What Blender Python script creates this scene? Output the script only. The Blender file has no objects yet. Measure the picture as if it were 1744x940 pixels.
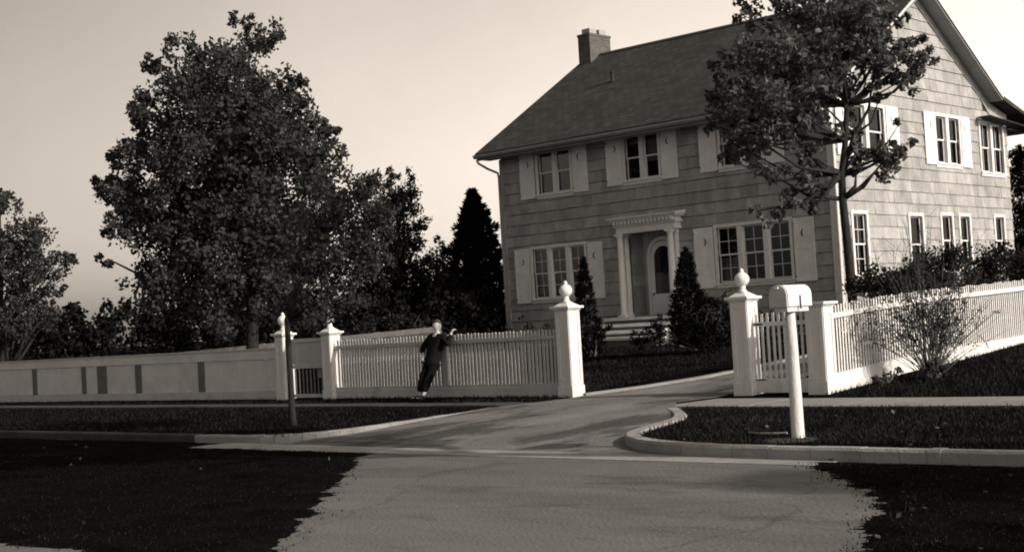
import bpy, bmesh, math, random
import numpy as np
from mathutils import Vector, Matrix
R = math.radians
sc = bpy.context.scene
COL = sc.collection

# ------------------------------------------------------------------ camera
TH = R(-42.75)                       # the street direction, seen from the camera's own axes
UX, UY = math.cos(TH), math.sin(TH)  # u runs along the street and the facade (to the right, nearer)
VX, VY = -UY, UX                     # v runs from the street to the house
def P(u, v, z=0.0): return Vector((u*UX+v*VX, u*UY+v*VY, z))
def UV(x, y): return (x*UX+y*UY, x*VX+y*VY)
EYE = 1.5
cd = bpy.data.cameras.new('camera'); cam = bpy.data.objects.new('camera', cd); COL.objects.link(cam)
cd.sensor_width = 36; cd.lens = 36*2393.6/1744; cd.clip_start = .1; cd.clip_end = 3000
cam.matrix_world = Matrix.Translation((0, 0, EYE)) @ Matrix.Rotation(R(90+2.009), 4, 'X') @ Matrix.Rotation(R(-3.293), 4, 'Z')
sc.camera = cam

# ------------------------------------------------------------------ light
SUN_EL = R(27); A = R(9)             # the sun stands along the street on the right, a little behind the facade
sx, sy = math.cos(A)*UX+math.sin(A)*VX, math.cos(A)*UY+math.sin(A)*VY
S = Vector((sx*math.cos(SUN_EL), sy*math.cos(SUN_EL), math.sin(SUN_EL)))
sd = bpy.data.lights.new('sun', 'SUN'); so = bpy.data.objects.new('sun', sd); COL.objects.link(so)
sd.energy = 3.5; sd.angle = R(.6); sd.color = (1, .90, .775)
so.rotation_euler = S.to_track_quat('Z', 'Y').to_euler()
W = bpy.data.worlds.new('World'); sc.world = W; W.use_nodes = True
nt = W.node_tree; nt.nodes.clear()
def wn(t, **k):
    n = nt.nodes.new(t)
    for a, b in k.items(): setattr(n, a, b)
    return n
sky = wn('ShaderNodeTexSky', sky_type='NISHITA', sun_disc=False, sun_elevation=SUN_EL,
         sun_rotation=math.pi/2-math.atan2(sy, sx), air_density=1.0, dust_density=2.5, ozone_density=1.0)
bw = wn('ShaderNodeRGBToBW'); nt.links.new(sky.outputs[0], bw.inputs[0])       # monochrome print: the sky keeps only its brightness
tc = wn('ShaderNodeTexCoord')
dot = wn('ShaderNodeVectorMath', operation='DOT_PRODUCT'); dot.inputs[1].default_value = (math.sin(R(38)), math.cos(R(38)), .0)     # the bright hazy quarter of the sky, behind the house
nt.links.new(tc.outputs['Generated'], dot.inputs[0])
m0 = wn('ShaderNodeMapRange')
for i, v in ((1, .15), (2, 1.0), (3, 0), (4, 1.0)): m0.inputs[i].default_value = v
nt.links.new(dot.outputs['Value'], m0.inputs[0])
pw = wn('ShaderNodeMath', operation='POWER'); pw.inputs[1].default_value = 1.9; nt.links.new(m0.outputs[0], pw.inputs[0])
mr = wn('ShaderNodeMapRange')
for i, v in ((1, 0), (2, 1.0), (3, .42), (4, 3.8)): mr.inputs[i].default_value = v
nt.links.new(pw.outputs[0], mr.inputs[0])
db = wn('ShaderNodeVectorMath', operation='DOT_PRODUCT'); db.inputs[1].default_value = (0, -1, 0); nt.links.new(tc.outputs['Generated'], db.inputs[0])
mb_ = wn('ShaderNodeMapRange')                 # and the clear sky over the street, behind the camera
for i, v in ((1, -.5), (2, .6), (3, 0), (4, .95)): mb_.inputs[i].default_value = v
nt.links.new(db.outputs['Value'], mb_.inputs[0])
ad = wn('ShaderNodeMath', operation='ADD'); nt.links.new(mr.outputs[0], ad.inputs[0]); nt.links.new(mb_.outputs[0], ad.inputs[1])
mu = wn('ShaderNodeMath', operation='MULTIPLY'); nt.links.new(bw.outputs[0], mu.inputs[0]); cn = wn('ShaderNodeTexNoise'); cn.inputs['Scale'].default_value = 2.2; cn.inputs['Detail'].default_value = 9; cn.inputs['Roughness'].default_value = .62; nt.links.new(tc.outputs['Generated'], cn.inputs[0])
cr = wn('ShaderNodeMapRange')                  # thin uneven haze
for i, v in ((1, .3), (2, .7), (3, .90), (4, 1.10)): cr.inputs[i].default_value = v
nt.links.new(cn.outputs[0], cr.inputs[0]); m3 = wn('ShaderNodeMath', operation='MULTIPLY'); nt.links.new(ad.outputs[0], m3.inputs[0]); nt.links.new(cr.outputs[0], m3.inputs[1])
nt.links.new(m3.outputs[0], mu.inputs[1])
tint = wn('ShaderNodeMix', data_type='RGBA', blend_type='MULTIPLY'); tint.inputs[0].default_value = 1
tint.inputs[7].default_value = (1, .885, .775, 1); nt.links.new(mu.outputs[0], tint.inputs[6])
bg = wn('ShaderNodeBackground'); bg.inputs[1].default_value = .105; nt.links.new(tint.outputs[2], bg.inputs[0])
wo = wn('ShaderNodeOutputWorld'); nt.links.new(bg.outputs[0], wo.inputs[0])
sc.view_settings.view_transform = 'Standard'; sc.view_settings.look = 'None'
sc.view_settings.exposure = 0.25; sc.view_settings.gamma = 1; sc.view_settings.use_curve_mapping = False
sc.render.engine = 'CYCLES'
sc.cycles.pixel_filter_type = 'BLACKMAN_HARRIS'; sc.cycles.filter_width = 1.9
sc.cycles.max_bounces = 6; sc.cycles.transparent_max_bounces = 8

# ------------------------------------------------------------------ materials
def mat(name, base, rough=.8, scale=6, amt=.25, bump=0.0, bscale=None, island=0.0, stretch=None, spots=None, spec=.3, trans=0, cracks=0):
    m = bpy.data.materials.new(name); m.use_nodes = True
    t = m.node_tree; n = t.nodes; b = n['Principled BSDF']
    b.inputs['Roughness'].default_value = rough; b.inputs['Specular IOR Level'].default_value = spec
    co = n.new('ShaderNodeTexCoord'); mp = n.new('ShaderNodeMapping'); t.links.new(co.outputs['Object'], mp.inputs[0])
    if stretch: mp.inputs['Scale'].default_value = stretch
    nz = n.new('ShaderNodeTexNoise'); nz.inputs['Scale'].default_value = scale; nz.inputs['Detail'].default_value = 6; nz.inputs['Roughness'].default_value = .65
    t.links.new(mp.outputs[0], nz.inputs[0])
    r = n.new('ShaderNodeMapRange'); r.inputs[1].default_value = .25; r.inputs[2].default_value = .75
    r.inputs[3].default_value = 1-amt; r.inputs[4].default_value = 1+amt
    t.links.new(nz.outputs[0], r.inputs[0]); val = r.outputs[0]
    if island:
        g = n.new('ShaderNodeNewGeometry'); q = n.new('ShaderNodeMapRange'); q.inputs[3].default_value = 1-island; q.inputs[4].default_value = 1+island
        t.links.new(g.outputs['Random Per Island'], q.inputs[0])
        x = n.new('ShaderNodeMath'); x.operation = 'MULTIPLY'; t.links.new(val, x.inputs[0]); t.links.new(q.outputs[0], x.inputs[1]); val = x.outputs[0]
    if spots:                                   # (scale, threshold, width, factor): big stains
        z = n.new('ShaderNodeTexNoise'); z.inputs['Scale'].default_value = spots[0]; z.inputs['Detail'].default_value = 8; z.inputs['Roughness'].default_value = .7
        t.links.new(mp.outputs[0], z.inputs[0])
        q = n.new('ShaderNodeMapRange'); q.inputs[1].default_value = spots[1]; q.inputs[2].default_value = spots[1]+spots[2]
        q.inputs[3].default_value = 1; q.inputs[4].default_value = spots[3]; t.links.new(z.outputs[0], q.inputs[0])
        x = n.new('ShaderNodeMath'); x.operation = 'MULTIPLY'; t.links.new(val, x.inputs[0]); t.links.new(q.outputs[0], x.inputs[1]); val = x.outputs[0]
    if cracks:
        wv = n.new('ShaderNodeTexNoise'); wv.inputs['Scale'].default_value = 1.5; wv.inputs['Detail'].default_value = 5; t.links.new(co.outputs['Object'], wv.inputs[0])
        av = n.new('ShaderNodeVectorMath'); av.operation = 'MULTIPLY_ADD'; av.inputs[1].default_value = (.8, .8, 0); t.links.new(wv.outputs['Color'], av.inputs[0]); t.links.new(co.outputs['Object'], av.inputs[2])
        vo = n.new('ShaderNodeTexVoronoi'); vo.feature = 'DISTANCE_TO_EDGE'; vo.inputs['Scale'].default_value = cracks; t.links.new(av.outputs[0], vo.inputs[0])
        q = n.new('ShaderNodeMapRange'); q.inputs[1].default_value = .002; q.inputs[2].default_value = .012; q.inputs[3].default_value = .8; q.inputs[4].default_value = 1; t.links.new(vo.outputs[0], q.inputs[0])
        x = n.new('ShaderNodeMath'); x.operation = 'MULTIPLY'; t.links.new(val, x.inputs[0]); t.links.new(q.outputs[0], x.inputs[1]); val = x.outputs[0]
    mx = n.new('ShaderNodeMix'); mx.data_type = 'RGBA'; mx.blend_type = 'MULTIPLY'; mx.inputs[0].default_value = 1
    mx.inputs[6].default_value = (*base, 1) if isinstance(base, tuple) else (base, base, base, 1)
    t.links.new(val, mx.inputs[7]); t.links.new(mx.outputs[2], b.inputs['Base Color'])
    if bump:
        bn = n.new('ShaderNodeTexNoise'); bn.inputs['Scale'].default_value = bscale or scale*4; bn.inputs['Detail'].default_value = 5
        t.links.new(mp.outputs[0], bn.inputs[0]); bp = n.new('ShaderNodeBump'); bp.inputs['Strength'].default_value = bump; bp.inputs['Distance'].default_value = .05
        t.links.new(bn.outputs[0], bp.inputs['Height']); t.links.new(bp.outputs[0], b.inputs['Normal'])
    if trans:
        tr = n.new('ShaderNodeBsdfTranslucent'); t.links.new(mx.outputs[2], tr.inputs[0])
        ms = n.new('ShaderNodeMixShader'); ms.inputs[0].default_value = trans
        t.links.new(b.outputs[0], ms.inputs[1]); t.links.new(tr.outputs[0], ms.inputs[2]); t.links.new(ms.outputs[0], n['Material Output'].inputs[0])
    return m
def glass_mat():
    m = bpy.data.materials.new('window_glass'); m.use_nodes = True; t = m.node_tree; n = t.nodes; n.remove(n['Principled BSDF'])
    g = n.new('ShaderNodeBsdfGlossy'); g.inputs['Roughness'].default_value = .03; g.inputs[0].default_value = (.45, .45, .45, 1)
    tr = n.new('ShaderNodeBsdfTransparent'); tr.inputs[0].default_value = (.75, .75, .75, 1)
    fr = n.new('ShaderNodeFresnel'); fr.inputs[0].default_value = 1.5
    nz = n.new('ShaderNodeTexNoise'); nz.inputs['Scale'].default_value = 1.3; bp = n.new('ShaderNodeBump'); bp.inputs['Strength'].default_value = .04
    t.links.new(nz.outputs[0], bp.inputs['Height']); t.links.new(bp.outputs[0], g.inputs['Normal'])
    mx = n.new('ShaderNodeMixShader'); t.links.new(fr.outputs[0], mx.inputs[0]); t.links.new(tr.outputs[0], mx.inputs[1]); t.links.new(g.outputs[0], mx.inputs[2])
    t.links.new(mx.outputs[0], n['Material Output'].inputs[0]); return m
def roof_mat():
    m = mat('roof_shingle', .042, .9, 1.2, .22, 0); t = m.node_tree; n = t.nodes; b = n['Principled BSDF']
    co = n.new('ShaderNodeTexCoord'); sp = n.new('ShaderNodeSeparateXYZ'); t.links.new(co.outputs['Object'], sp.inputs[0])
    cb = n.new('ShaderNodeCombineXYZ'); t.links.new(sp.outputs[0], cb.inputs[0])
    q = n.new('ShaderNodeMath'); q.operation = 'MULTIPLY'; q.inputs[1].default_value = 1.85; t.links.new(sp.outputs[2], q.inputs[0]); t.links.new(q.outputs[0], cb.inputs[1])
    br = n.new('ShaderNodeTexBrick'); br.inputs['Scale'].default_value = 1; br.inputs['Brick Width'].default_value = .3; br.inputs['Row Height'].default_value = .21
    br.inputs['Mortar Size'].default_value = .014; br.inputs[1].default_value = (.7, .7, .7, 1); br.inputs[2].default_value = (1.3, 1.3, 1.3, 1); br.inputs[3].default_value = (.4, .4, .4, 1)
    t.links.new(cb.outputs[0], br.inputs[0])
    old = b.inputs['Base Color'].links[0].from_socket
    mx = n.new('ShaderNodeMix'); mx.data_type = 'RGBA'; mx.blend_type = 'MULTIPLY'; mx.inputs[0].default_value = 1
    t.links.new(old, mx.inputs[6]); t.links.new(br.outputs[0], mx.inputs[7]); t.links.new(mx.outputs[2], b.inputs['Base Color'])
    bp = n.new('ShaderNodeBump'); bp.inputs['Strength'].default_value = .5; bp.inputs['Distance'].default_value = .03
    t.links.new(br.outputs[0], bp.inputs['Height']); t.links.new(bp.outputs[0], b.inputs['Normal']); return m
def brick_mat():
    m = mat('chimney_brick', .075, .9, 4, .25, 0); t = m.node_tree; n = t.nodes; b = n['Principled BSDF']
    co = n.new('ShaderNodeTexCoord'); sp = n.new('ShaderNodeSeparateXYZ'); t.links.new(co.outputs['Object'], sp.inputs[0])
    ad = n.new('ShaderNodeMath'); t.links.new(sp.outputs[0], ad.inputs[0]); t.links.new(sp.outputs[1], ad.inputs[1])
    cb = n.new('ShaderNodeCombineXYZ'); t.links.new(ad.outputs[0], cb.inputs[0]); t.links.new(sp.outputs[2], cb.inputs[1])
    br = n.new('ShaderNodeTexBrick'); br.inputs['Scale'].default_value = 1; br.inputs['Brick Width'].default_value = .22; br.inputs['Row Height'].default_value = .075; br.inputs['Mortar Size'].default_value = .008
    br.inputs[1].default_value = (.8, .8, .8, 1); br.inputs[2].default_value = (1.2, 1.2, 1.2, 1); br.inputs[3].default_value = (1.9, 1.9, 1.9, 1); t.links.new(cb.outputs[0], br.inputs[0])
    old = b.inputs['Base Color'].links[0].from_socket
    mx = n.new('ShaderNodeMix'); mx.data_type = 'RGBA'; mx.blend_type = 'MULTIPLY'; mx.inputs[0].default_value = 1
    t.links.new(old, mx.inputs[6]); t.links.new(br.outputs[0], mx.inputs[7]); t.links.new(mx.outputs[2], b.inputs['Base Color']); return m
M = dict(
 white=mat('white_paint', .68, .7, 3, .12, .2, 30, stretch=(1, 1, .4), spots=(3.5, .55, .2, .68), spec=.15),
 trim=mat('white_trim', .74, .6, 4, .08, .1, 30),
 shutter=mat('shutter_paint', .78, .6, 2.5, .14, .15, 25, spots=(1.5, .55, .25, .85)),
 shingle=mat('cedar_shingle', .345, .9, 2.6, .26, .4, 18, island=.15, stretch=(1, 1, .6), spots=(1.1, .48, .2, .76)),
 pale=mat('dull_white_paint', .47, .7, 2, .18, .2, 20, spots=(1.2, .55, .2, .75)),  # darker white for the street fence; carries the shade of the mailbox door
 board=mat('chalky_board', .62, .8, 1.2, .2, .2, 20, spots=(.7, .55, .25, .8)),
 greypost=mat('grey_post', .13, .8, 3, .2, .2, 20),  # one darker grey for posts, lower gate pickets and mailbox seam
 roof=roof_mat(), brick=brick_mat(), glass=glass_mat(),
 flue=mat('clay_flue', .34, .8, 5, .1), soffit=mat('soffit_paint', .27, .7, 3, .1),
 dark=mat('hollow_shade', .015, .9, 3, .2), black=mat('black_iron', .02, .5, 5, .2),
 curtain=mat('curtain_cloth', .55, .9, 3, .15, stretch=(8, 8, .4)), blind=mat('roller_blind', .42, .9, 2, .1),
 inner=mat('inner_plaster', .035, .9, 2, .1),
 shade_core=mat('course_shade', .03, .95, 3, .2), kerb_shade=mat('shaded_kerb', .045, .95, 1.5, .4, .3, 30, spots=(1.3, .5, .2, .45)),  # core for shadow lines at the courses; kerb with shade in its colour
 step=mat('stone_step', .68, .8, 3, .2, .2, 20), riser=mat('brick_riser', .1, .9, 6, .3),
 road=mat('road_gravel', .145, .95, .9, .26, .5, 60, stretch=(.35, 1, 1), spots=(1.3, .53, .12, .66), spec=.1, cracks=.28),
 drive=mat('driveway_concrete', .165, .95, 1.6, .34, .4, 40, stretch=(.8, .3, 1), spots=(.9, .48, .08, .45), spec=.1, cracks=.4),
 walk=mat('sidewalk_concrete', .22, .9, 1.5, .2, .2, 30, spots=(.8, .55, .2, .75)),
 walkd=mat('dark_walk', .045, .95, 1.5, .3, .3, 30),  # darker than the right-hand sidewalk
 kerb=mat('kerb_concrete', .27, .9, 2.0, .35, .25, 30, spots=(2, .55, .2, .7)),
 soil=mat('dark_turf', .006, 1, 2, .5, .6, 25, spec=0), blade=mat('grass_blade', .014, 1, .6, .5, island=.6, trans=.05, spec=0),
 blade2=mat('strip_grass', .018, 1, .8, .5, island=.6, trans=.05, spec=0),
 litter=mat('dry_leaf', .06, .8, 3, .3, island=.6),
 bark=mat('bark', .022, .95, 5, .4, .6, 25, stretch=(1, 1, .25)), bark2=mat('pale_bark', .10, .95, 5, .35, .5, 25),
 leafB=mat('maple_leaf', .05, .85, 1.0, .4, island=.35, trans=.2, spec=.06), leafS=mat('young_leaf', .045, .85, 1.2, .35, island=.35, trans=.15, spec=.05),
 leafF=mat('far_leaf', .05, .9, 1, .3, island=.3, trans=.2, spec=.03), leafR=mat('yard_maple_leaf', .095, .8, 1, .35, island=.45, trans=.25, spec=.08),
 needle=mat('conifer_needle', .007, .95, 1, .3, island=.4, spec=.05), bush=mat('bush_leaf', .02, .85, 1, .35, island=.5, trans=.08, spec=.1),
 hedge=mat('hedge_leaf', .011, .9, 1, .3, island=.4, spec=.05), shrub=mat('shrub_leaf', .035, .8, 1, .35, island=.5, trans=.2),
 skin=mat('skin', .40, .55, 20, .06), coat=mat('dark_coat', .010, .95, 12, .25, .2, 60, spec=.03), trouser=mat('dark_trousers', .007, .95, 12, .2, spec=.03), sleeve=mat('brown_sleeve', .06, .9, 12, .2),
 shoe=mat('dark_shoe', .01, .4, 10, .2), hair=mat('dark_hair', .03, .6, 40, .3), boxpaint=mat('mailbox_paint', .78, .4, 4, .05, .05, 20, spots=(6, .62, .1, .85)),
)

# ------------------------------------------------------------------ mesh helpers
class MB:
    def __init__(s): s.v = []; s.f = []
    def add(s, vs, fs):
        o = len(s.v); s.v += [tuple(p) for p in vs]; s.f += [tuple(i+o for i in f) for f in fs]; return s
    def box(s, x0, x1, y0, y1, z0, z1):
        if x0 > x1: x0, x1 = x1, x0
        if y0 > y1: y0, y1 = y1, y0
        return s.add([(x0,y0,z0),(x1,y0,z0),(x1,y1,z0),(x0,y1,z0),(x0,y0,z1),(x1,y0,z1),(x1,y1,z1),(x0,y1,z1)],
                     [(0,3,2,1),(4,5,6,7),(0,1,5,4),(1,2,6,5),(2,3,7,6),(3,0,4,7)])
    def prism(s, poly, axis, a0, a1):            # poly of 2-D points extruded along 'x', 'y' or 'z'
        n = len(poly)
        def mk(p, a): return {'x': (a, p[0], p[1]), 'y': (p[0], a, p[1]), 'z': (p[0], p[1], a)}[axis]
        vs = [mk(p, a0) for p in poly]+[mk(p, a1) for p in poly]
        fs = [tuple(range(n)), tuple(range(2*n-1, n-1, -1))]+[(i, n+i, n+(i+1) % n, (i+1) % n) for i in range(n)]
        return s.add(vs, fs)
    def lathe(s, prof, cx, cy, n=20, sq=False):
        vs = []; fs = []
        for r, z in prof:
            for k in range(n):
                a = 2*math.pi*(k+.5)/n; vs.append((cx+r*math.cos(a), cy+r*math.sin(a), z))
        for i in range(len(prof)-1):
            for k in range(n):
                fs.append((i*n+k, i*n+(k+1) % n, (i+1)*n+(k+1) % n, (i+1)*n+k))
        fs.append(tuple(range(n-1, -1, -1))); fs.append(tuple((len(prof)-1)*n+k for k in range(n)))
        return s.add(vs, fs)
    def tube(s, pts, rad, n=8):
        pts = [Vector(p) for p in pts]; vs = []; fs = []
        if not isinstance(rad, (list, tuple)): rad = [rad]*len(pts)
        prev = None
        for i, p in enumerate(pts):
            t = (pts[min(i+1, len(pts)-1)]-pts[max(i-1, 0)]).normalized()
            if prev is None: a = t.orthogonal().normalized()
            else: a = (prev-t*prev.dot(t)).normalized()
            prev = a; b = t.cross(a)
            for k in range(n):
                w = 2*math.pi*k/n; vs.append(p+(a*math.cos(w)+b*math.sin(w))*rad[i])
        for i in range(len(pts)-1):
            for k in range(n): fs.append((i*n+k, i*n+(k+1) % n, (i+1)*n+(k+1) % n, (i+1)*n+k))
        fs.append(tuple(range(n-1, -1, -1))); fs.append(tuple((len(pts)-1)*n+k for k in range(n)))
        return s.add(vs, fs)
    def build(s, name, m, parent=None, org=(0, 0, 0), loc=None, rot=0, smooth=False, bevel=0):
        me = bpy.data.meshes.new(name)
        me.from_pydata([(a-org[0], b-org[1], c-org[2]) for a, b, c in s.v], [], s.f)
        b = bmesh.new(); b.from_mesh(me); bmesh.ops.recalc_face_normals(b, faces=b.faces); b.to_mesh(me); b.free()
        me.materials.append(m); o = bpy.data.objects.new(name, me); COL.objects.link(o)
        if smooth: me.polygons.foreach_set('use_smooth', [True]*len(me.polygons))
        if parent: o.parent = parent
        if loc is not None: o.location = loc; o.rotation_euler = (0, 0, rot)
        if bevel:
            md = o.modifiers.new('edge', 'BEVEL'); md.width = bevel; md.segments = 2; md.limit_method = 'ANGLE'
        return o
def thing(name, label, cat, loc=(0, 0, 0), rot=0, group=None):
    o = bpy.data.objects.new(name, None); COL.objects.link(o); o.location = loc; o.rotation_euler = (0, 0, rot)
    o.empty_display_size = .2; tag(o, label, cat, group); return o
def tag(o, label, cat, group=None):
    o['label'] = label; o['category'] = cat
    if group: o['group'] = group
    return o
def structure(o, label=None, cat=None, kind='structure'):
    o['kind'] = kind
    if label: o['label'] = label
    if cat: o['category'] = cat
    return o
def npmesh(name, verts, nper, m, parent=None, loc=None):
    """many separate n-gons from a (k*nper,3) array"""
    me = bpy.data.meshes.new(name); nv = len(verts); k = nv//nper
    me.vertices.add(nv); me.vertices.foreach_set('co', verts.astype(np.float32).ravel())
    me.loops.add(nv); me.loops.foreach_set('vertex_index', np.arange(nv, dtype=np.int32))
    me.polygons.add(k); me.polygons.foreach_set('loop_start', np.arange(0, nv, nper, dtype=np.int32)); me.polygons.foreach_set('loop_total', np.full(k, nper, dtype=np.int32))
    me.update(calc_edges=True); me.materials.append(m)
    o = bpy.data.objects.new(name, me); COL.objects.link(o)
    if parent: o.parent = parent
    if loc is not None: o.location = loc
    return o

# ------------------------------------------------------------------ ground
def gz(v):                                   # height of the yard: it climbs towards the house
    if v < 19.2: return .125
    if v < 31.5: return .128+.0585*(v-19.3)
    return .842+.002*(v-31.5)
def uvbuild(mb, name, m, **k):                # geometry written in (u, v, z), turned onto the street direction
    return mb.build(name, m, loc=(0, 0, 0), rot=TH, **k)
def grid(us, vs, zf, keep=None):
    mb = MB(); nu = len(us)
    pts = [(u, v, zf(u, v)) for v in vs for u in us]; fs = []
    for j in range(len(vs)-1):
        for i in range(nu-1):
            if keep is None or keep((us[i]+us[i+1])/2, (vs[j]+vs[j+1])/2): fs.append((j*nu+i, j*nu+i+1, (j+1)*nu+i+1, (j+1)*nu+i))
    mb.add(pts, fs); return mb
rs = random.Random(4)
us = [-900, -300, -120]+[-80+4*i for i in range(33)]+[120, 300, 900]
vs = [-900, -200, -60, -10, 8, 18.9, 19.2]+[20+1*i for i in range(14)]+[36, 40, 46, 55, 70, 100, 200, 500, 1500]
def ground_z(u, v): return -.06 if v < 19 else gz(v)+(rs.uniform(-.02, .02) if 19.5 < v < 80 else 0)
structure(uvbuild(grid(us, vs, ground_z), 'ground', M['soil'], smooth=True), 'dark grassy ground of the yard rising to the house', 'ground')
structure(uvbuild(grid([-200, -60, -30, -20, -10, 0, 20, 60, 200], [-60, -10, 0, 6, 12.5], lambda u, v: 0), 'road', M['road']), 'pale worn road surface in front of the driveway', 'road')
# driveway, from the gutter through the gate gap and back beside the house
def edgeL(v): return -16.05-.5*min(1, max(0, (v-12.4)/4.5))+(1.15*min(1, max(0, (v-19.3)/2.5)))
def edgeR(v):
    if v > 18: return -13.25
    pts = [(12.1, -8.3), (12.45, -9.6), (13.2, -10.5), (14.3, -11.0), (15.8, -11.6), (17.2, -12.7), (18, -13.25)]
    if v <= pts[0][0]: return pts[0][1]
    for (a, b), (c, d) in zip(pts, pts[1:]):
        if a <= v <= c: return b+(d-b)*(v-a)/(c-a)
def dz(v):
    if v < 17.4: return .008+.122*max(0, (v-12.3))/5.1
    return max(.13, gz(v)+.012)+.004
mb = MB(); vv = [12.35, 12.6, 12.9, 13.2, 13.6, 14, 14.5, 15, 15.6, 16.2, 16.8, 17.4, 18, 19.2, 19.7, 20.5]+[21.5+i for i in range(11)]+[36, 42, 50]
nn = 9; pts = []; fs = []
for v in vv:
    a, b = edgeL(v)+.02, edgeR(v)-.02
    for i in range(nn): pts.append((a+(b-a)*i/(nn-1), v, dz(v)+.02*math.sin(math.pi*i/(nn-1))*(v > 13)))
for j in range(len(vv)-1):
    for i in range(nn-1): fs.append((j*nn+i, j*nn+i+1, (j+1)*nn+i+1, (j+1)*nn+i))
mb.add(pts, fs); structure(uvbuild(mb, 'driveway', M['drive'], smooth=True), 'worn concrete driveway running in between the gate piers', 'driveway')
# pale gutter band between driveway mouth and road
mb = MB()
for k in range(9): mb.box(-17.4+k*1.15, -17.4+k*1.15+1.14, 11.75, 12.42, -.03, .006)
structure(uvbuild(mb, 'gutter', M['kerb']), 'pale concrete gutter strip across the driveway mouth', 'gutter')
# planting strips and sidewalks
def strip_poly(poly, z, name, m, **k):
    mb = MB(); mb.prism(poly, 'z', -.05, z); return structure(uvbuild(mb, name, m), **k)
rc = [(edgeR(v)+.12, v) for v in (17.2, 16.5, 15.8, 15.0, 14.3, 13.7, 13.2, 12.8, 12.5)]
strip_poly([(30, 17.35), (-12.6, 17.35)]+rc+[(-8.3, 12.35), (30, 12.35)], .10, 'grass_strip', M['soil'], label='dark grass strip between the right-hand kerb and sidewalk', cat='grass strip')
strip_poly([(-80, 12.5), (-18.2, 12.5), (-17.2, 12.58), (-16.6, 12.85), (-16.33, 13.2)]+[(edgeL(v)-.14, v) for v in (13.8, 14.5, 15, 16, 17, 17.55)]+[(-80, 17.55)], .10, 'grass_strip', M['soil'], label='dark grass strip between the left-hand kerb and fence', cat='grass strip')
def walk(u0, u1, v0, v1, m, **k):
    mb = MB(); u = u0
    while u < u1-.01:
        w = min(1.5, u1-u); mb.box(u, u+w-.012, v0, v1, -.05, .125+rs.uniform(-.004, .004)); u += w
    return structure(uvbuild(mb, 'sidewalk', m), **k)
walk(-13.15, 30, 17.36, 18.95, M['walk'], label='pale concrete sidewalk along the right-hand fence', cat='sidewalk')
walk(-80, -16.75, 17.75, 18.5, M['walkd'], label='dark narrow sidewalk along the left-hand fence', cat='sidewalk')

def kerb(pts, w=.17, top=.135, seg=1.3, m='kerb', **k):
    mb = MB(); pts = [Vector((a, b, 0)) for a, b in pts]
    L = []                                       # left and right offsets
    n = len(pts); off = []
    for i in range(n):
        t = (pts[min(i+1, n-1)]-pts[max(i-1, 0)]).normalized(); off.append(Vector((-t.y, t.x, 0))*w/2)
    for i in range(n-1):
        d = (pts[i+1]-pts[i]); l = d.length; m_ = max(1, round(l/seg)); g = .003/l
        for q in range(m_):
            t0, t1 = q/m_+g, (q+1)/m_-g
            a, b = pts[i].lerp(pts[i+1], t0), pts[i].lerp(pts[i+1], t1); oa, ob = off[i].lerp(off[i+1], t0), off[i].lerp(off[i+1], t1)
            z = top+rs.uniform(-.004, .004); c = .025
            vs_ = []
            for p, o_ in ((a, oa), (b, ob)):
                for sgn, zz in ((-1, -.05), (-1, z-c), (-1+2*c/w, z), (1-2*c/w, z), (1, z-c), (1, -.05)):
                    vs_.append((p.x+o_.x*sgn, p.y+o_.y*sgn, zz))
            mb.add(vs_, [(0, 1, 2, 3, 4, 5), (11, 10, 9, 8, 7, 6)]+[(j, 6+j, 6+(j+1) % 6, (j+1) % 6) for j in range(6)])
    return structure(uvbuild(mb, 'kerb', M[m]), **k)
def smooth(pts, it=2):
    for _ in range(it):
        q = [pts[0]]
        for a, b in zip(pts, pts[1:]):
            q += [(a[0]*.75+b[0]*.25, a[1]*.75+b[1]*.25), (a[0]*.25+b[0]*.75, a[1]*.25+b[1]*.75)]
        pts = q+[pts[-1]]
    return pts
kerb(smooth([(-12.95, 17.35), (-12.3, 16.7), (-11.35, 15.5), (-10.95, 14.3), (-10.5, 13.2), (-9.5, 12.45), (-8.2, 12.25), (-6, 12.25)]), .2, .13, 1.3, label='pale curved kerb round the right corner of the driveway mouth', cat='kerb')
kerb([(-6, 12.25), (30, 12.25)], .17, .125, 2.4, m='kerb', label='straight kerb along the right-hand grass strip', cat='kerb')
kerb(smooth([(-16.8, 17.5), (-16.55, 16.6), (-16.3, 15), (-16.05, 13.7), (-16.15, 12.95), (-16.8, 12.5), (-18.2, 12.45)]), .15, .115, 1.6, m='walk', label='pale kerb return on the left of the driveway mouth', cat='kerb')
kerb([(-18.21, 12.45), (-80, 12.45)], .17, .125, 2.4, m='kerb_shade', label='straight dark kerb along the left-hand grass strip', cat='kerb')  # shade on this kerb is put into its colour
kerb([(-16.45, 19.55), (-15.9, 20.6), (-15.5, 22), (-15.4, 24), (-15.4, 30)], .16, .0, 2.0, label='pale edging along the driveway inside the gate', cat='kerb').location = (0, 0, 0)

for o in COL.objects:                             # that edging climbs with the yard
    if o.get('label', '').startswith('pale edging'):
        for p in o.data.vertices: p.co.z = gz(p.co.y)+(.055 if p.co.z > -.03 else -.05)

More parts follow.
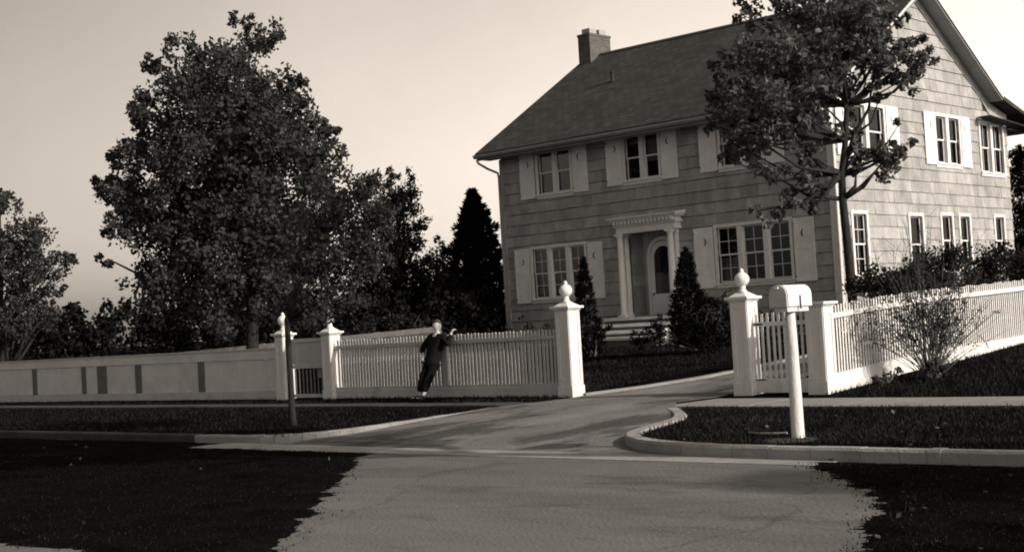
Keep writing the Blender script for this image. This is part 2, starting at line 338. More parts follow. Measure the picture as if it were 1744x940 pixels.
# dark grass patches standing in for tree shade on the near road
from mathutils import noise as mn
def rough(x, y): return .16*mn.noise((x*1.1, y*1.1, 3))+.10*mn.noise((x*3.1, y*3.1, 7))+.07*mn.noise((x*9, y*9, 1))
def shade_left(u, v):                            # how far inside the grass a point lies
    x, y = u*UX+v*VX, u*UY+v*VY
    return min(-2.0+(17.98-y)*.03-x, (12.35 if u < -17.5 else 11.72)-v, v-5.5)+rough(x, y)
def shade_right(u, v):
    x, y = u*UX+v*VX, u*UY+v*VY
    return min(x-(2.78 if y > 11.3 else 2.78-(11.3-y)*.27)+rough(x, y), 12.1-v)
def shade_patch(sd, u0, u1, v0, v1, label):
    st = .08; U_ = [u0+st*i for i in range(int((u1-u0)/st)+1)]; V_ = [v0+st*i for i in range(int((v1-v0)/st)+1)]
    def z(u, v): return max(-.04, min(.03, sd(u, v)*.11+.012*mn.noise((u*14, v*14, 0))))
    mb = grid(U_, V_, z, lambda u, v: sd(u, v) > -.3); o = uvbuild(mb, 'shade_grass', M['soil'], smooth=True)
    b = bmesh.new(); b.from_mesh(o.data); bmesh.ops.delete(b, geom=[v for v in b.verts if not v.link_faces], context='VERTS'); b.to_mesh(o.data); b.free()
    return structure(o, label, 'grass verge')  # no real verge: the patch stands in for tree shade on the road
shade_patch(shade_left, -30, -6, 5.1, 12.42, 'dark grass patch standing in for tree shade on the road, left foreground')
shade_patch(shade_right, -9, 2, 4, 12.2, 'dark grass patch standing in for tree shade on the road, right foreground')

def blades(name, n, sample, h, w, seed, label, m='blade'):
    g = np.random.default_rng(seed); P_ = []
    while len(P_) < n:
        r = sample(g)
        if r is not None: P_.append(r)
    P_ = np.array(P_); k = len(P_)
    a = g.uniform(0, 2*np.pi, k); ht = g.uniform(h[0], h[1], k)*g.uniform(.6, 1, k); ww = g.uniform(w*.6, w*1.4, k)
    ln = g.uniform(0, .9, k)*ht; b = g.uniform(0, 2*np.pi, k)
    base = np.stack([P_[:, 0]*UX+P_[:, 1]*VX, P_[:, 0]*UY+P_[:, 1]*VY, P_[:, 2]], 1)
    d = np.stack([np.cos(a), np.sin(a), 0*a], 1)*ww[:, None]; tip = base+np.stack([np.cos(b)*ln, np.sin(b)*ln, ht], 1)
    V_ = np.stack([base-d, base+d, tip], 1).reshape(-1, 3)
    return structure(npmesh(name, V_, 3, M[m]), label, 'grass', 'stuff')
def smp_mask(sd, u0, u1, v0, v1, fuzz=.26):
    def f(g):
        u, v = g.uniform(u0, u1), v0+(v1-v0)*g.uniform()**1.3
        if v > 12.3: return None
        d = sd(u, v)
        if d > 0 or (d > -fuzz and g.uniform() < .55*(1+d/fuzz)**2.2): return (u, v, .02 if d > .2 else .0)
    return f
blades('grass', 46000, smp_mask(shade_left, -26, -6.5, 5.3, 12.3), (.01, .035), .006, 1, 'short dark grass covering the left foreground shade patch')
blades('grass', 34000, smp_mask(shade_right, -8, -1, 5, 12.0), (.01, .035), .006, 2, 'short dark grass covering the right foreground shade patch', 'blade2')
def smp_rect(u0, u1, v0, v1, z, bad=None):
    def f(g):
        u, v = g.uniform(u0, u1), g.uniform(v0, v1)
        if bad and bad(u, v): return None
        return (u, v, z(v))
    return f
blades('grass', 30000, smp_rect(-12.8, -2, 12.4, 17.45, lambda v: .098, lambda u, v: u < edgeR(v)+.14), (.03, .08), .007, 3, 'dark grass on the strip round the mailbox post', 'blade2')
blades('grass', 22000, smp_rect(-40, -16.2, 12.5, 17.7, lambda v: .098, lambda u, v: u > edgeL(v)-.12), (.03, .08), .009, 4, 'dark grass on the strip in front of the left fence')
blades('grass', 26000, smp_rect(-24, -16.7, 19.3, 30.5, gz), (.03, .09), .011, 5, 'dark lawn between the driveway and the house', 'blade2')
blades('grass', 16000, smp_rect(-11.4, -5, 18.95, 27, gz, lambda u, v: False), (.04, .12), .009, 6, 'dark grass bank outside the right-hand fence', 'blade2')
blades('grass', 9000, smp_rect(-45, -16.8, 18.5, 19.75, lambda v: .12, lambda u, v: -21 < u < -19.4 and v < 19.4), (.03, .1), .008, 7, 'tufts of grass at the foot of the left fence')
def litter(name, n, sample, seed, label, s=(.015, .035)):
    g = np.random.default_rng(seed); P_ = []
    while len(P_) < n:
        r = sample(g)
        if r is not None: P_.append(r)
    P_ = np.array(P_); k = len(P_); base = np.stack([P_[:, 0]*UX+P_[:, 1]*VX, P_[:, 0]*UY+P_[:, 1]*VY, P_[:, 2]+.04], 1)
    t = g.normal(size=(k, 3))*[1, 1, .45]; t /= np.linalg.norm(t, axis=1)[:, None]; q = g.normal(size=(k, 3))*[1, 1, .35]; q -= t*(q*t).sum(1)[:, None]; q /= np.linalg.norm(q, axis=1)[:, None]
    L_ = g.uniform(s[0], s[1], k)[:, None]
    V_ = np.stack([base-t*L_, base+q*L_*.7, base+t*L_, base-q*L_*.7], 1).reshape(-1, 3)
    return structure(npmesh(name, V_, 4, M['litter']), label, 'leaves', 'stuff')
litter('fallen_leaves', 70, smp_mask(shade_right, -8, -2, 5, 12), 11, 'pale fallen leaves scattered on the right foreground shade patch')
litter('fallen_leaves', 30, smp_mask(shade_left, -24, -7, 5.4, 11.7), 12, 'pale fallen leaves scattered on the left foreground shade patch')
litter('fallen_leaves', 70, smp_rect(-12, -3, 12.5, 17.3, lambda v: .1, lambda u, v: u < edgeR(v)+.1), 13, 'fallen leaves on the grass round the mailbox post')

# ------------------------------------------------------------------ house
HO = (-23.7, 31.6, .85)
house = thing('house', 'large two-storey shingled house with white shutters and a gabled dark roof', 'house', P(*HO), TH)
U0, U1, V0, V1 = -29.4, -18.0, 31.6, 42.3
RV, RZ = 36.6, 10.22                      # ridge line
SL = (RZ-6.75)/(RV-31.0)                  # slope of both main roof planes
def roof_z(v):
    if v <= RV: return RZ-SL*(RV-v)
    if v <= 41.1: return RZ-SL*(v-RV)
    return RZ-SL*(41.1-RV)-.24*(v-41.1)
def hb(mb, name, m, parent=None, **k):
    par = parent or house
    return mb.build(name, M[m], par, org=HO, **k)
class Wall:                               # a, b (outwards), z  ->  u, v, z
    def __init__(s, kind): s.k = kind
    def box(s, mb, a0, a1, b0, b1, z0, z1):
        if s.k == 'front': mb.box(a0, a1, V0-b0, V0-b1, z0, z1)
        elif s.k == 'gable': mb.box(U1+b0, U1+b1, a0, a1, z0, z1)
        elif s.k == 'left': mb.box(U0-b0, U0-b1, a0, a1, z0, z1)
        else: mb.box(a0, a1, V1+b0, V1+b1, z0, z1)
    def pt(s, a, b, z):
        if s.k == 'front': return (a, V0-b, z)
        if s.k == 'gable': return (U1+b, a, z)
        if s.k == 'left': return (U0-b, a, z)
        return (a, V1+b, z)
FR, GA, LE, BA = Wall('front'), Wall('gable'), Wall('left'), Wall('back')
def subtract(rects, holes):
    for h in holes:
        out = []
        for a0, a1, z0, z1 in rects:
            if h[0] >= a1 or h[1] <= a0 or h[2] >= z1 or h[3] <= z0: out.append((a0, a1, z0, z1)); continue
            if z0 < h[2]: out.append((a0, a1, z0, h[2]))
            if z1 > h[3]: out.append((a0, a1, h[3], z1))
            zz0, zz1 = max(z0, h[2]), min(z1, h[3])
            if a0 < h[0]: out.append((a0, h[0], zz0, zz1))
            if a1 > h[1]: out.append((h[1], a1, zz0, zz1))
        rects = out
    return rects
FW = [(-27.88, -26.62, 5.37, 6.62), (-24.56, -23.38, 5.42, 6.66), (-21.3, -20.02, 5.42, 6.66),      # upper: openings
      (-28.3, -26.25, 2.26, 3.74), (-21.6, -19.33, 2.32, 3.80)]
DOOR = (-24.6, -23.1, 1.55, 3.88)
GW = [(32.42, 33.12, 2.3, 3.86), (35.52, 36.25, 2.3, 3.86), (37.44, 38.08, 2.5, 3.9), (38.6, 39.22, 2.5, 3.9), (40.98, 41.6, 2.5, 3.92),
      (32.55, 34.4, 5.42, 6.72), (37.45, 38.92, 5.42, 6.74), (40.35, 41.92, 5.28, 6.74)]
rw = random.Random(9)
# structural wall with real openings
core = MB(); T = .14
def wall_cells(w, a0, a1, z0, z1, holes):
    for r in subtract([(a0, a1, z0, z1)], holes): w.box(core, r[0], r[1], -T, 0, r[2], r[3])
wall_cells(FR, U0+T, U1-T, .5, 6.62, FW+[DOOR]); wall_cells(GA, V0, V1, .5, 6.74, GW)
wall_cells(LE, V0, V1, .5, 6.74, []); wall_cells(BA, U0+T, U1-T, .5, 6.7, [])
gp = [(V0, 6.742), (V1, 6.742), (V1, roof_z(V1)-.03), (41.1, roof_z(41.1)-.03), (RV, RZ-.03), (V0, roof_z(V0)-.03)]
core.prism(gp, 'x', U1-T, U1); core.prism(gp, 'x', U0, U0+T)
wall = hb(core, 'wall', 'shade_core')  # dark core stands in for shadow lines between the courses
# lapped shingle courses: each shingle a wedge, thick at its foot
sh = MB()
def shingle(w, a0, a1, z0, z1, thick, zf0, zf1):
    # zf0, zf1: the full course; the wedge tapers from thick at zf0 to 6 mm at zf1
    th = lambda z: thick+(.006-thick)*(z-zf0)/(zf1-zf0)
    p = [w.pt(a0, .001, z0), w.pt(a1, .001, z0), w.pt(a1, .001, z1), w.pt(a0, .001, z1),
         w.pt(a0, th(z0), z0), w.pt(a1, th(z0), z0), w.pt(a1, th(z1), z1), w.pt(a0, th(z1), z1)]
    sh.add(p, [(4, 5, 6, 7), (0, 1, 5, 4), (1, 2, 6, 5), (2, 3, 7, 6), (3, 0, 4, 7)])
def clad(w, a0, a1, zb, zt, course, holes, lim=None, wid=(.3, .75), gap=.0055):
    z = zb
    while z < zt-.05:
        zc = min(z+course, zt); b0, b1 = a0, a1
        if lim: b0, b1 = lim(zc)
        if b1-b0 < .2: break
        a = b0
        while a < b1-.01:
            wd = min(rw.uniform(*wid), b1-a)
            if b1-a-wd < .15: wd = b1-a
            dzz = rw.uniform(-.006, .006); tk = rw.uniform(.026, .040)
            for r in subtract([(a+.003, a+wd-.003, z+dzz+gap, zc-gap)], holes):
                if r[1]-r[0] > .01 and r[3]-r[2] > .01: shingle(w, *r, tk, z+dzz, zc)
            a += wd
        z = zc
def glim(z):
    z = z-.12
    if z < roof_z(V0)-.1: lo = V0
    else: lo = RV-(RZ-z)/SL
    hi = V1 if z < roof_z(V1) else (41.1-(z-roof_z(41.1))/-.24 if z < roof_z(41.1) else RV+(RZ-z)/SL)
    return max(lo, V0), min(hi, V1)
pad = lambda L, p=.0: [(a-p, b+p, c-p, d+p) for a, b, c, d in L]
clad(FR, U0-.03, U1+.0, .62, 6.62, .325, FW+[(-24.62, -23.08, 1.5, 3.9)])
clad(GA, V0, V1, .62, 9.9, .325, GW, glim, (.25, .55), .003)
clad(LE, V0, V1, .62, 9.9, .325, [], glim)
hb(sh, 'shingle_siding', 'shingle', wall)
fz = MB(); fz.prism([(V0, roof_z(V0)-.30), (RV, RZ-.30), (40.6, roof_z(40.6)-.32), (41.1, roof_z(41.1)-.42), (V1, roof_z(V1)-.3), (V1, roof_z(V1)-.04), (41.1, roof_z(41.1)-.04), (RV, RZ-.04), (V0, roof_z(V0)-.04)], 'x', U1+.002, U1+.046); hb(fz, 'frieze_board', 'shingle', wall)
# recessed entry
ent = MB()
ent.box(DOOR[0]-.1, DOOR[0], V0+.02, V0+.62, 1.5, 4.0); ent.box(DOOR[1], DOOR[1]+.1, V0+.02, V0+.62, 1.5, 4.0)
ent.box(DOOR[0]-.1, DOOR[1]+.1, V0+.62, V0+.72, 1.5, 4.0); ent.box(DOOR[0]-.1, DOOR[1]+.1, V0+.02, V0+.62, 3.92, 4.02)
for k in range(8):                               # its lapped boards
    z = 1.52+k*.3
    ent.add([(DOOR[0]+.001, V0+.03, z), (DOOR[0]+.001, V0+.619, z), (DOOR[0]+.028, V0+.619, z), (DOOR[0]+.028, V0+.03, z), (DOOR[0]+.006, V0+.03, z+.297), (DOOR[0]+.006, V0+.619, z+.297)],
            [(0, 1, 2, 3), (3, 2, 5, 4)])
hb(ent, 'entry_recess', 'shingle', wall)
# doors
dm = MB(); dc = -23.86; dw = .53; y0 = V0+.60
arch = lambda r, zc, n=16, zb=1.56: [(dc-r, zb)]+[(dc-r*math.cos(math.pi*i/n), zc+r*math.sin(math.pi*i/n)) for i in range(n+1)]+[(dc+r, zb)]
def ring(mb, outer, inner, ya, yb):
    n = len(outer); vs_ = [(p[0], y, p[1]) for y in (ya, yb) for q in (outer, inner) for p in q]
    f = []
    for i in range(n-1):
        f += [(i, i+1, n+i+1, n+i), (2*n+i, 3*n+i, 3*n+i+1, 2*n+i+1), (i, 2*n+i, 2*n+i+1, i+1), (n+i, n+i+1, 3*n+i+1, 3*n+i)]
    mb.add(vs_, f)
ring(dm, arch(.56, 3.22), arch(.46, 3.22), y0-.07, y0)
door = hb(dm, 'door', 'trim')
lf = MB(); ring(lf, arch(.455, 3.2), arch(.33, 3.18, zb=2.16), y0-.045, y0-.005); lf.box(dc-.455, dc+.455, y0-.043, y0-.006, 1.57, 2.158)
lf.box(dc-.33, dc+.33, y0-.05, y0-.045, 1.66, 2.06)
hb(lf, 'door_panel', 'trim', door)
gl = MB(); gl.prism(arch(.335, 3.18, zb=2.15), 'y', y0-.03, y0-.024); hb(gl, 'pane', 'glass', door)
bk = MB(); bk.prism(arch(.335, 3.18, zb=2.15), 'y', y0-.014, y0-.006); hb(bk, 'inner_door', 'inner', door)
cu = MB(); cu.box(dc-.3, dc+.3, y0-.020, y0-.016, 2.17, 2.75); hb(cu, 'curtain', 'blind', door)
kn = MB(); kn.lathe([(.02, 2.68), (.035, 2.70), (.035, 2.86), (.02, 2.9)], dc+.05, y0-.05, 10); hb(kn, 'door_knocker', 'black', door)
hd = MB(); hd.lathe([(.012, 2.12), (.028, 2.14), (.028, 2.17), (.012, 2.19)], dc-.38, y0-.075, 10); hb(hd, 'handle', 'black', door)
# portico: entablature with dentils on paired columns
po = MB(); yf = V0-.40
po.box(-24.80, -22.74, yf+.06, V0-.03, 3.9, 4.08); po.box(-24.86, -22.68, yf+.02, V0-.03, 4.08, 4.14)
po.box(-24.82, -22.72, yf+.05, V0-.03, 4.14, 4.24); po.box(-24.92, -22.62, yf-.06, V0-.03, 4.24, 4.29)
po.prism([(yf-.12, 4.29), (V0-.03, 4.29), (V0-.03, 4.40), (yf-.14, 4.34)], 'x', -24.97, -22.57)
portico = hb(po, 'portico', 'trim', bevel=.006)
de = MB(); n = 16
for k in range(n): x = -24.80+(2.06-.075)*k/(n-1); de.box(x, x+.075, yf-.07, yf+.049, 4.145, 4.235)
hb(de, 'dentil_row', 'trim', portico)
for u0_ in (-24.72, -22.96):
    for v in (V0-.27, V0-.03):
        u = u0_+(.0 if v < V0-.1 else .02)
        c = MB(); c.box(u-.13, u+.13, v-.13, v+.10 if v < V0-.1 else V0-.0, 1.545, 1.60); c.lathe([(.115, 1.60), (.115, 1.63), (.098, 1.66), (.098, 2.3), (.094, 3.0), (.083, 3.78), (.105, 3.80), (.105, 3.84)], u, v, 18); c.box(u-.12, u+.12, v-.12, v+.12, 3.84, 3.899)
        hb(c, 'column', 'trim', portico)
# porch slab and steps
steps = None
for k, (z, v) in enumerate(((1.54, 30.95), (1.365, 30.55), (1.19, 30.15), (1.015, 29.75))):
    stp = MB(); stp.box(-25.15+.0*k, -22.45, v-.03, v+.45 if k else V0-.035, z-.085, z)
    o_ = hb(stp, 'step' if k else 'porch_floor', 'step', bevel=.008)
    steps = steps or o_
ri = MB()
for k, (z, v) in enumerate(((1.54, 30.95), (1.365, 30.55), (1.19, 30.15), (1.015, 29.75))): ri.box(-25.12, -22.48, v, v+.4 if k else V0-.04, .55, z-.086)
hb(ri, 'riser', 'riser', steps)
# windows
def window(w, o, nsash, cols=2, rows=2, curtain=None, deep=.055, mull=.1):
    a0, a1, z0, z1 = o; m = MB(); c = .085
    w.box(m, a0-c, a0, -.02, .052, z0-.02, z1+c); w.box(m, a1, a1+c, -.02, .052, z0-.02, z1+c); w.box(m, a0, a1, -.02, .052, z1, z1+c)
    sw = (a1-a0-mull*(nsash-1))/nsash
    for k in range(1, nsash): w.box(m, a0+k*sw+(k-1)*mull, a0+k*(sw+mull), -.07, .045, z0, z1)
    fr = hb(m, 'window', 'trim')
    s = MB(); w.box(s, a0-c-.03, a1+c+.03, -.06, .085, z0-.06, z0-.02); w.box(s, a0-c, a1+c, .0, .05, z0-.14, z0-.062); w.box(s, a0, a1, -.1, .02, z0-.019, z0); hb(s, 'sill', 'trim', fr)
    sa = MB(); g = MB(); t = .042; mu = .016
    for k in range(nsash):
        b0 = a0+k*(sw+mull); b1 = b0+sw; zm = (z0+z1)/2
        for zz0, zz1, d in ((zm-.02, z1, -.035), (z0, zm+.02, -.065)):
            w.box(sa, b0, b0+t, d-.028, d, zz0, zz1); w.box(sa, b1-t, b1, d-.028, d, zz0, zz1)
            w.box(sa, b0+t, b1-t, d-.028, d, zz0, zz0+t); w.box(sa, b0+t, b1-t, d-.028, d, zz1-t, zz1)
            for i in range(1, cols): x = b0+t+(sw-2*t)*i/cols; w.box(sa, x-mu/2, x+mu/2, d-.024, d-.004, zz0+t, zz1-t)
            for i in range(1, rows):
                y = zz0+t+(zz1-zz0-2*t)*i/rows; xs = [b0+t]+[b0+t+(sw-2*t)*q/cols for q in range(1, cols)]+[b1-t]
                for p, q in zip(xs, xs[1:]): w.box(sa, p+(mu/2 if p > b0+t else 0), q-(mu/2 if q < b1-t else 0), d-.023, d-.005, y-mu/2, y+mu/2)
            w.box(g, b0+t, b1-t, d-.016, d-.012, zz0+t, zz1-t)
    hb(sa, 'sash', 'trim', fr); hb(g, 'pane', 'glass', fr)
    if curtain:
        for k in range(nsash):
            b0 = a0+k*(sw+mull); b1 = b0+sw
            q = curtain[k % len(curtain)]
            if not q: continue
            cm = MB()
            if q[0] == 'blind':
                w.box(cm, b0+.02, b1-.02, -.155, -.15, z1-(z1-z0)*q[1], z1); hb(cm, 'roller_blind', 'blind', fr)
            else:                                # gathered curtain, a wavy sheet
                nn_ = 24; vs_ = []; f = []; top, bot = (z1, z0) if q[0] == 'curtain' else (z0+(z1-z0)*q[1], z0)
                x0, x1 = (b0, b1) if q[0] == 'half' else ((b0, b0+sw*q[1]) if q[1] > 0 else (b1+sw*q[1], b1))
                for i in range(nn_+1):
                    x = x0+(x1-x0)*i/nn_; d = -.2+.02*math.sin(i*1.9)
                    vs_ += [w.pt(x, d, bot), w.pt(x, d, top)]
                for i in range(nn_): f.append((2*i, 2*i+2, 2*i+3, 2*i+1))
                cm.add(vs_, f); hb(cm, 'curtain', 'curtain', fr)
    return fr
window(FR, FW[0], 2, 1, 1, [('blind', .52), ('blind', .5)]); window(FR, FW[1], 2, 1, 1, [('blind', .18), ('blind', .62)], mull=.14); window(FR, FW[2], 2, 1, 1, [('blind', .5), None])
window(FR, FW[3], 3, 2, 2, None, mull=.13); window(FR, FW[4], 3, 2, 2, [('half', .45), None, None], mull=.15)
window(GA, GW[0], 1, 2, 2, [('curtain', .3)])
for i in (1, 2, 3, 4): window(GA, GW[i], 1, 1, 1, [('blind', .2)] if i == 1 else None)
window(GA, GW[5], 2, 1, 1, [('blind', .3), None], mull=.16); window(GA, GW[6], 2, 1, 1, [('blind', .15), ('blind', .5)], mull=.18); window(GA, GW[7], 2, 2, 1, [('curtain', .4), ('curtain', -.4)], mull=.14)
# shutters with dark crescents painted as the shade of cut-outs
def shutter(w, a0, a1, z0, z1, flip, tilt=0):
    m = MB(); t0, t1 = .036, .066
    nb = 3; bw_ = (a1-a0)/nb
    for i in range(nb): w.box(m, a0+i*bw_+.002, a0+(i+1)*bw_-.002, t0, t1-.008, z0, z1)
    zm = z0+(z1-z0)*.53; e = .06
    w.box(m, a0, a0+e, t0+.001, t1, z0-.001, z1+.001); w.box(m, a1-e, a1, t0+.001, t1, z0-.001, z1+.001)
    for zz in (z0-.001, zm-.04, z1-.079): w.box(m, a0+e, a1-e, t0+.001, t1-.001, zz, zz+.08)
    s_ = hb(m, 'shutter', 'shutter')
    cx, cz, r = (a0+a1)/2, z0+(z1-z0)*.76, .11
    pts = []
    for i in range(13): a = R(-75+150*i/12); pts.append((cx+flip*(r*math.cos(a)-.02), cz+r*math.sin(a)))
    for i in range(1, 12): a = R(75-150*i/12); pts.append((cx+flip*(r*.62*math.cos(a)-.02), cz+r*math.sin(a)*.99*abs(math.cos(0))*.92))
    c = MB(); c.add([w.pt(x, b, z) for b in (t1-.0075, t1-.0055) for x, z in pts], [tuple(range(len(pts), 2*len(pts))), tuple(range(len(pts)-1, -1, -1))])
    hb(c, 'crescent_shade', 'dark', s_)
    if w is FR:
        for zz in (z0+.12, z1-.16): h = MB(); w.box(h, a0-.012, a0+.03, t1, t1+.006, zz, zz+.03); hb(h, 'hinge', 'black', s_)
for a0, a1, z0, z1, f in ((-28.6, -28.02, 5.27, 6.62, 1), (-26.5, -25.95, 5.28, 6.63, -1), (-25.23, -24.66, 5.31, 6.68, 1), (-23.27, -22.72, 5.31, 6.68, -1), (-21.98, -21.42, 5.33, 6.68, 1), (-19.9, -19.34, 5.33, 6.68, -1),
                        (-29.0, -28.42, 2.14, 3.78, 1), (-26.12, -25.55, 2.14, 3.78, -1), (-22.33, -21.72, 2.2, 3.84, 1), (-19.2, -18.6, 2.2, 3.84, -1)): shutter(FR, a0, a1, z0, z1, f)
for a0, a1, z0, z1, f in ((31.85, 32.44, 5.36, 6.8, 1), (34.52, 35.2, 5.36, 6.8, -1), (36.72, 37.34, 5.34, 6.82, 1), (39.03, 39.62, 5.34, 6.82, -1)): shutter(GA, a0, a1, z0, z1, f)
# corner boards
cb = MB(); cb.box(U1-.01, U1+.05, V0-.05, V0+.1, .7, 6.7); cb.box(U1-.1, U1-.012, V0-.05, V0-.002, .7, 6.6); hb(cb, 'corner_board', 'trim', wall)
cb = MB(); cb.box(U0-.05, U0+.08, V0-.045, V0-.002, .7, 6.6); hb(cb, 'corner_board', 'shingle', wall)
# roof
RU0, RU1 = -29.83, -17.52
rp = [(30.98, roof_z(30.98)), (RV, RZ), (41.1, roof_z(41.1)), (43.6, roof_z(43.6)), (43.6, roof_z(43.6)+.1), (41.1, roof_z(41.1)+.13), (RV, RZ+.15), (30.9, roof_z(30.9)+.11)]
roof = hb(MB().prism(rp, 'x', RU0, RU1), 'roof', 'roof')
rc_ = MB(); rc_.prism([(RV-.14, RZ+.09), (RV, RZ+.185), (RV+.14, RZ+.09), (RV, RZ+.14)], 'x', RU0-.01, RU1+.01); hb(rc_, 'ridge_cap', 'roof', roof)
rk = MB()
def rake(u0, u1):
    lo = lambda v: roof_z(v)
    rk.prism([(30.92, lo(30.92)+.02), (RV, RZ+.05), (41.1, lo(41.1)+.03), (41.1, lo(41.1)+.10), (RV, RZ+.12), (30.92, lo(30.92)+.08)], 'x', u0, u1)
rake(RU1+.001, RU1+.035); hb(rk, 'rake_board', 'trim', roof)
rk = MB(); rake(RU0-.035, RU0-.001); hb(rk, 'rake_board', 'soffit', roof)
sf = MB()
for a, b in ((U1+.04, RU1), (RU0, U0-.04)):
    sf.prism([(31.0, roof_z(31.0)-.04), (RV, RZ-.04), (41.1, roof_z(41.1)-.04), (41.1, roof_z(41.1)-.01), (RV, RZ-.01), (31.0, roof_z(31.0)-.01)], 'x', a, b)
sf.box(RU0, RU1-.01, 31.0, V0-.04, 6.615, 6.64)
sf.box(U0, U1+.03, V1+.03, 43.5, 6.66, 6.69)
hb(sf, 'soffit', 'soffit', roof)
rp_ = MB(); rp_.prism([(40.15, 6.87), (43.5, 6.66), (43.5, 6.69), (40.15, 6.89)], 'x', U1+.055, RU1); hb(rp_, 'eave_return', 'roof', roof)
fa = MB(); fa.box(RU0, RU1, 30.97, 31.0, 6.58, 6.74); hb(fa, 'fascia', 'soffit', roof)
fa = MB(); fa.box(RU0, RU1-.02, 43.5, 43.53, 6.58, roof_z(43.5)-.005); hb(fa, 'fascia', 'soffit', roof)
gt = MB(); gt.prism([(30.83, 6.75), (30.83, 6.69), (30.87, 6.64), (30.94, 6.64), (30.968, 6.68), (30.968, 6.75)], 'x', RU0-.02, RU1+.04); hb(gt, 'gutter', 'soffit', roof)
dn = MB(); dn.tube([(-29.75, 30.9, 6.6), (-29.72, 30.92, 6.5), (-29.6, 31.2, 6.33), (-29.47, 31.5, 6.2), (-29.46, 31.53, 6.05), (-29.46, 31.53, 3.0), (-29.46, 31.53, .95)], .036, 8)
hb(dn, 'downspout', 'soffit', roof, smooth=True)
dn = MB(); dn.tube([(-17.86, 30.92, 6.6), (-17.86, 30.98, 6.45), (-17.88, 31.35, 6.2), (-17.88, 31.5, 6.0), (-17.88, 31.52, 3), (-17.88, 31.52, 1.0), (-17.86, 31.4, .92)], .045, 10); hb(dn, 'downspout', 'white', roof, smooth=True)
# chimney and roof vent
ch = MB(); ch.box(-29.72, -29.22, 36.05, 37.15, 9.3, 10.95); ch.box(-29.74, -29.2, 36.03, 37.17, 10.955, 11.03)
chim = hb(ch, 'chimney', 'brick', roof)
fl = MB()
for y in (36.18, 36.68): fl = MB(); fl.box(-29.64, -29.3, y, y+.36, 11.03, 11.22); hb(fl, 'chimney_flue', 'flue', roof)
vp = MB(); vz = roof_z(34.2)+.1; vp.lathe([(.06, vz-.1), (.06, vz+.28), (.075, vz+.29), (.075, vz+.33)], -26.9, 34.2, 10); hb(vp, 'vent_pipe', 'black', roof)
fd = MB(); fd.box(U0+.02, U1-.02, V0+.03, V1-.03, .4, .75); hb(fd, 'foundation', 'brick')
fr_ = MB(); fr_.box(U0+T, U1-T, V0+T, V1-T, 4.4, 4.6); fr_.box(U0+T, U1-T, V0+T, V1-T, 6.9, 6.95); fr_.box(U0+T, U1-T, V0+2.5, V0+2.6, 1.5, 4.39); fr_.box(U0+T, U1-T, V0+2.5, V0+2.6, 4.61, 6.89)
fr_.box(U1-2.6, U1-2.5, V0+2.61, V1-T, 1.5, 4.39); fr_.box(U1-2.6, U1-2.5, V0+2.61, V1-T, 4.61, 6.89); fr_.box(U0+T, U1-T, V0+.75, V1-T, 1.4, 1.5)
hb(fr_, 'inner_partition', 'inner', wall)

# ------------------------------------------------------------------ fences
def pickets(mb, L, z0, z1, zg, pitch, wid, y=0.0, t=.02, pointed=False):
    """pickets along local x from 0 to L; zg(x) is the ground under them"""
    n = int(L/pitch); off = (L-n*pitch)/2
    for i in range(n):
        x = off+(i+.5)*pitch+rw.uniform(-.004, .004); g = zg(x); j = rw.uniform(-.016, .012); h = wid/2
        mb.box(x-h, x+h, y-t/2, y+t/2, g+z0, g+z1+j)
def rails(mb, L, zs, zg, y0, y1, step=2.0):
    n = max(1, int(L/step))
    for i in range(n):
        a, b = L*i/n, L*(i+1)/n
        for z0, z1 in zs:
            mb.add([(a, y0, zg(a)+z0), (b, y0, zg(b)+z0), (b, y1, zg(b)+z0), (a, y1, zg(a)+z0), (a, y0, zg(a)+z1), (b, y0, zg(b)+z1), (b, y1, zg(b)+z1), (a, y1, zg(a)+z1)],
                   [(0, 3, 2, 1), (4, 5, 6, 7), (0, 1, 5, 4), (1, 2, 6, 5), (2, 3, 7, 6), (3, 0, 4, 7)])
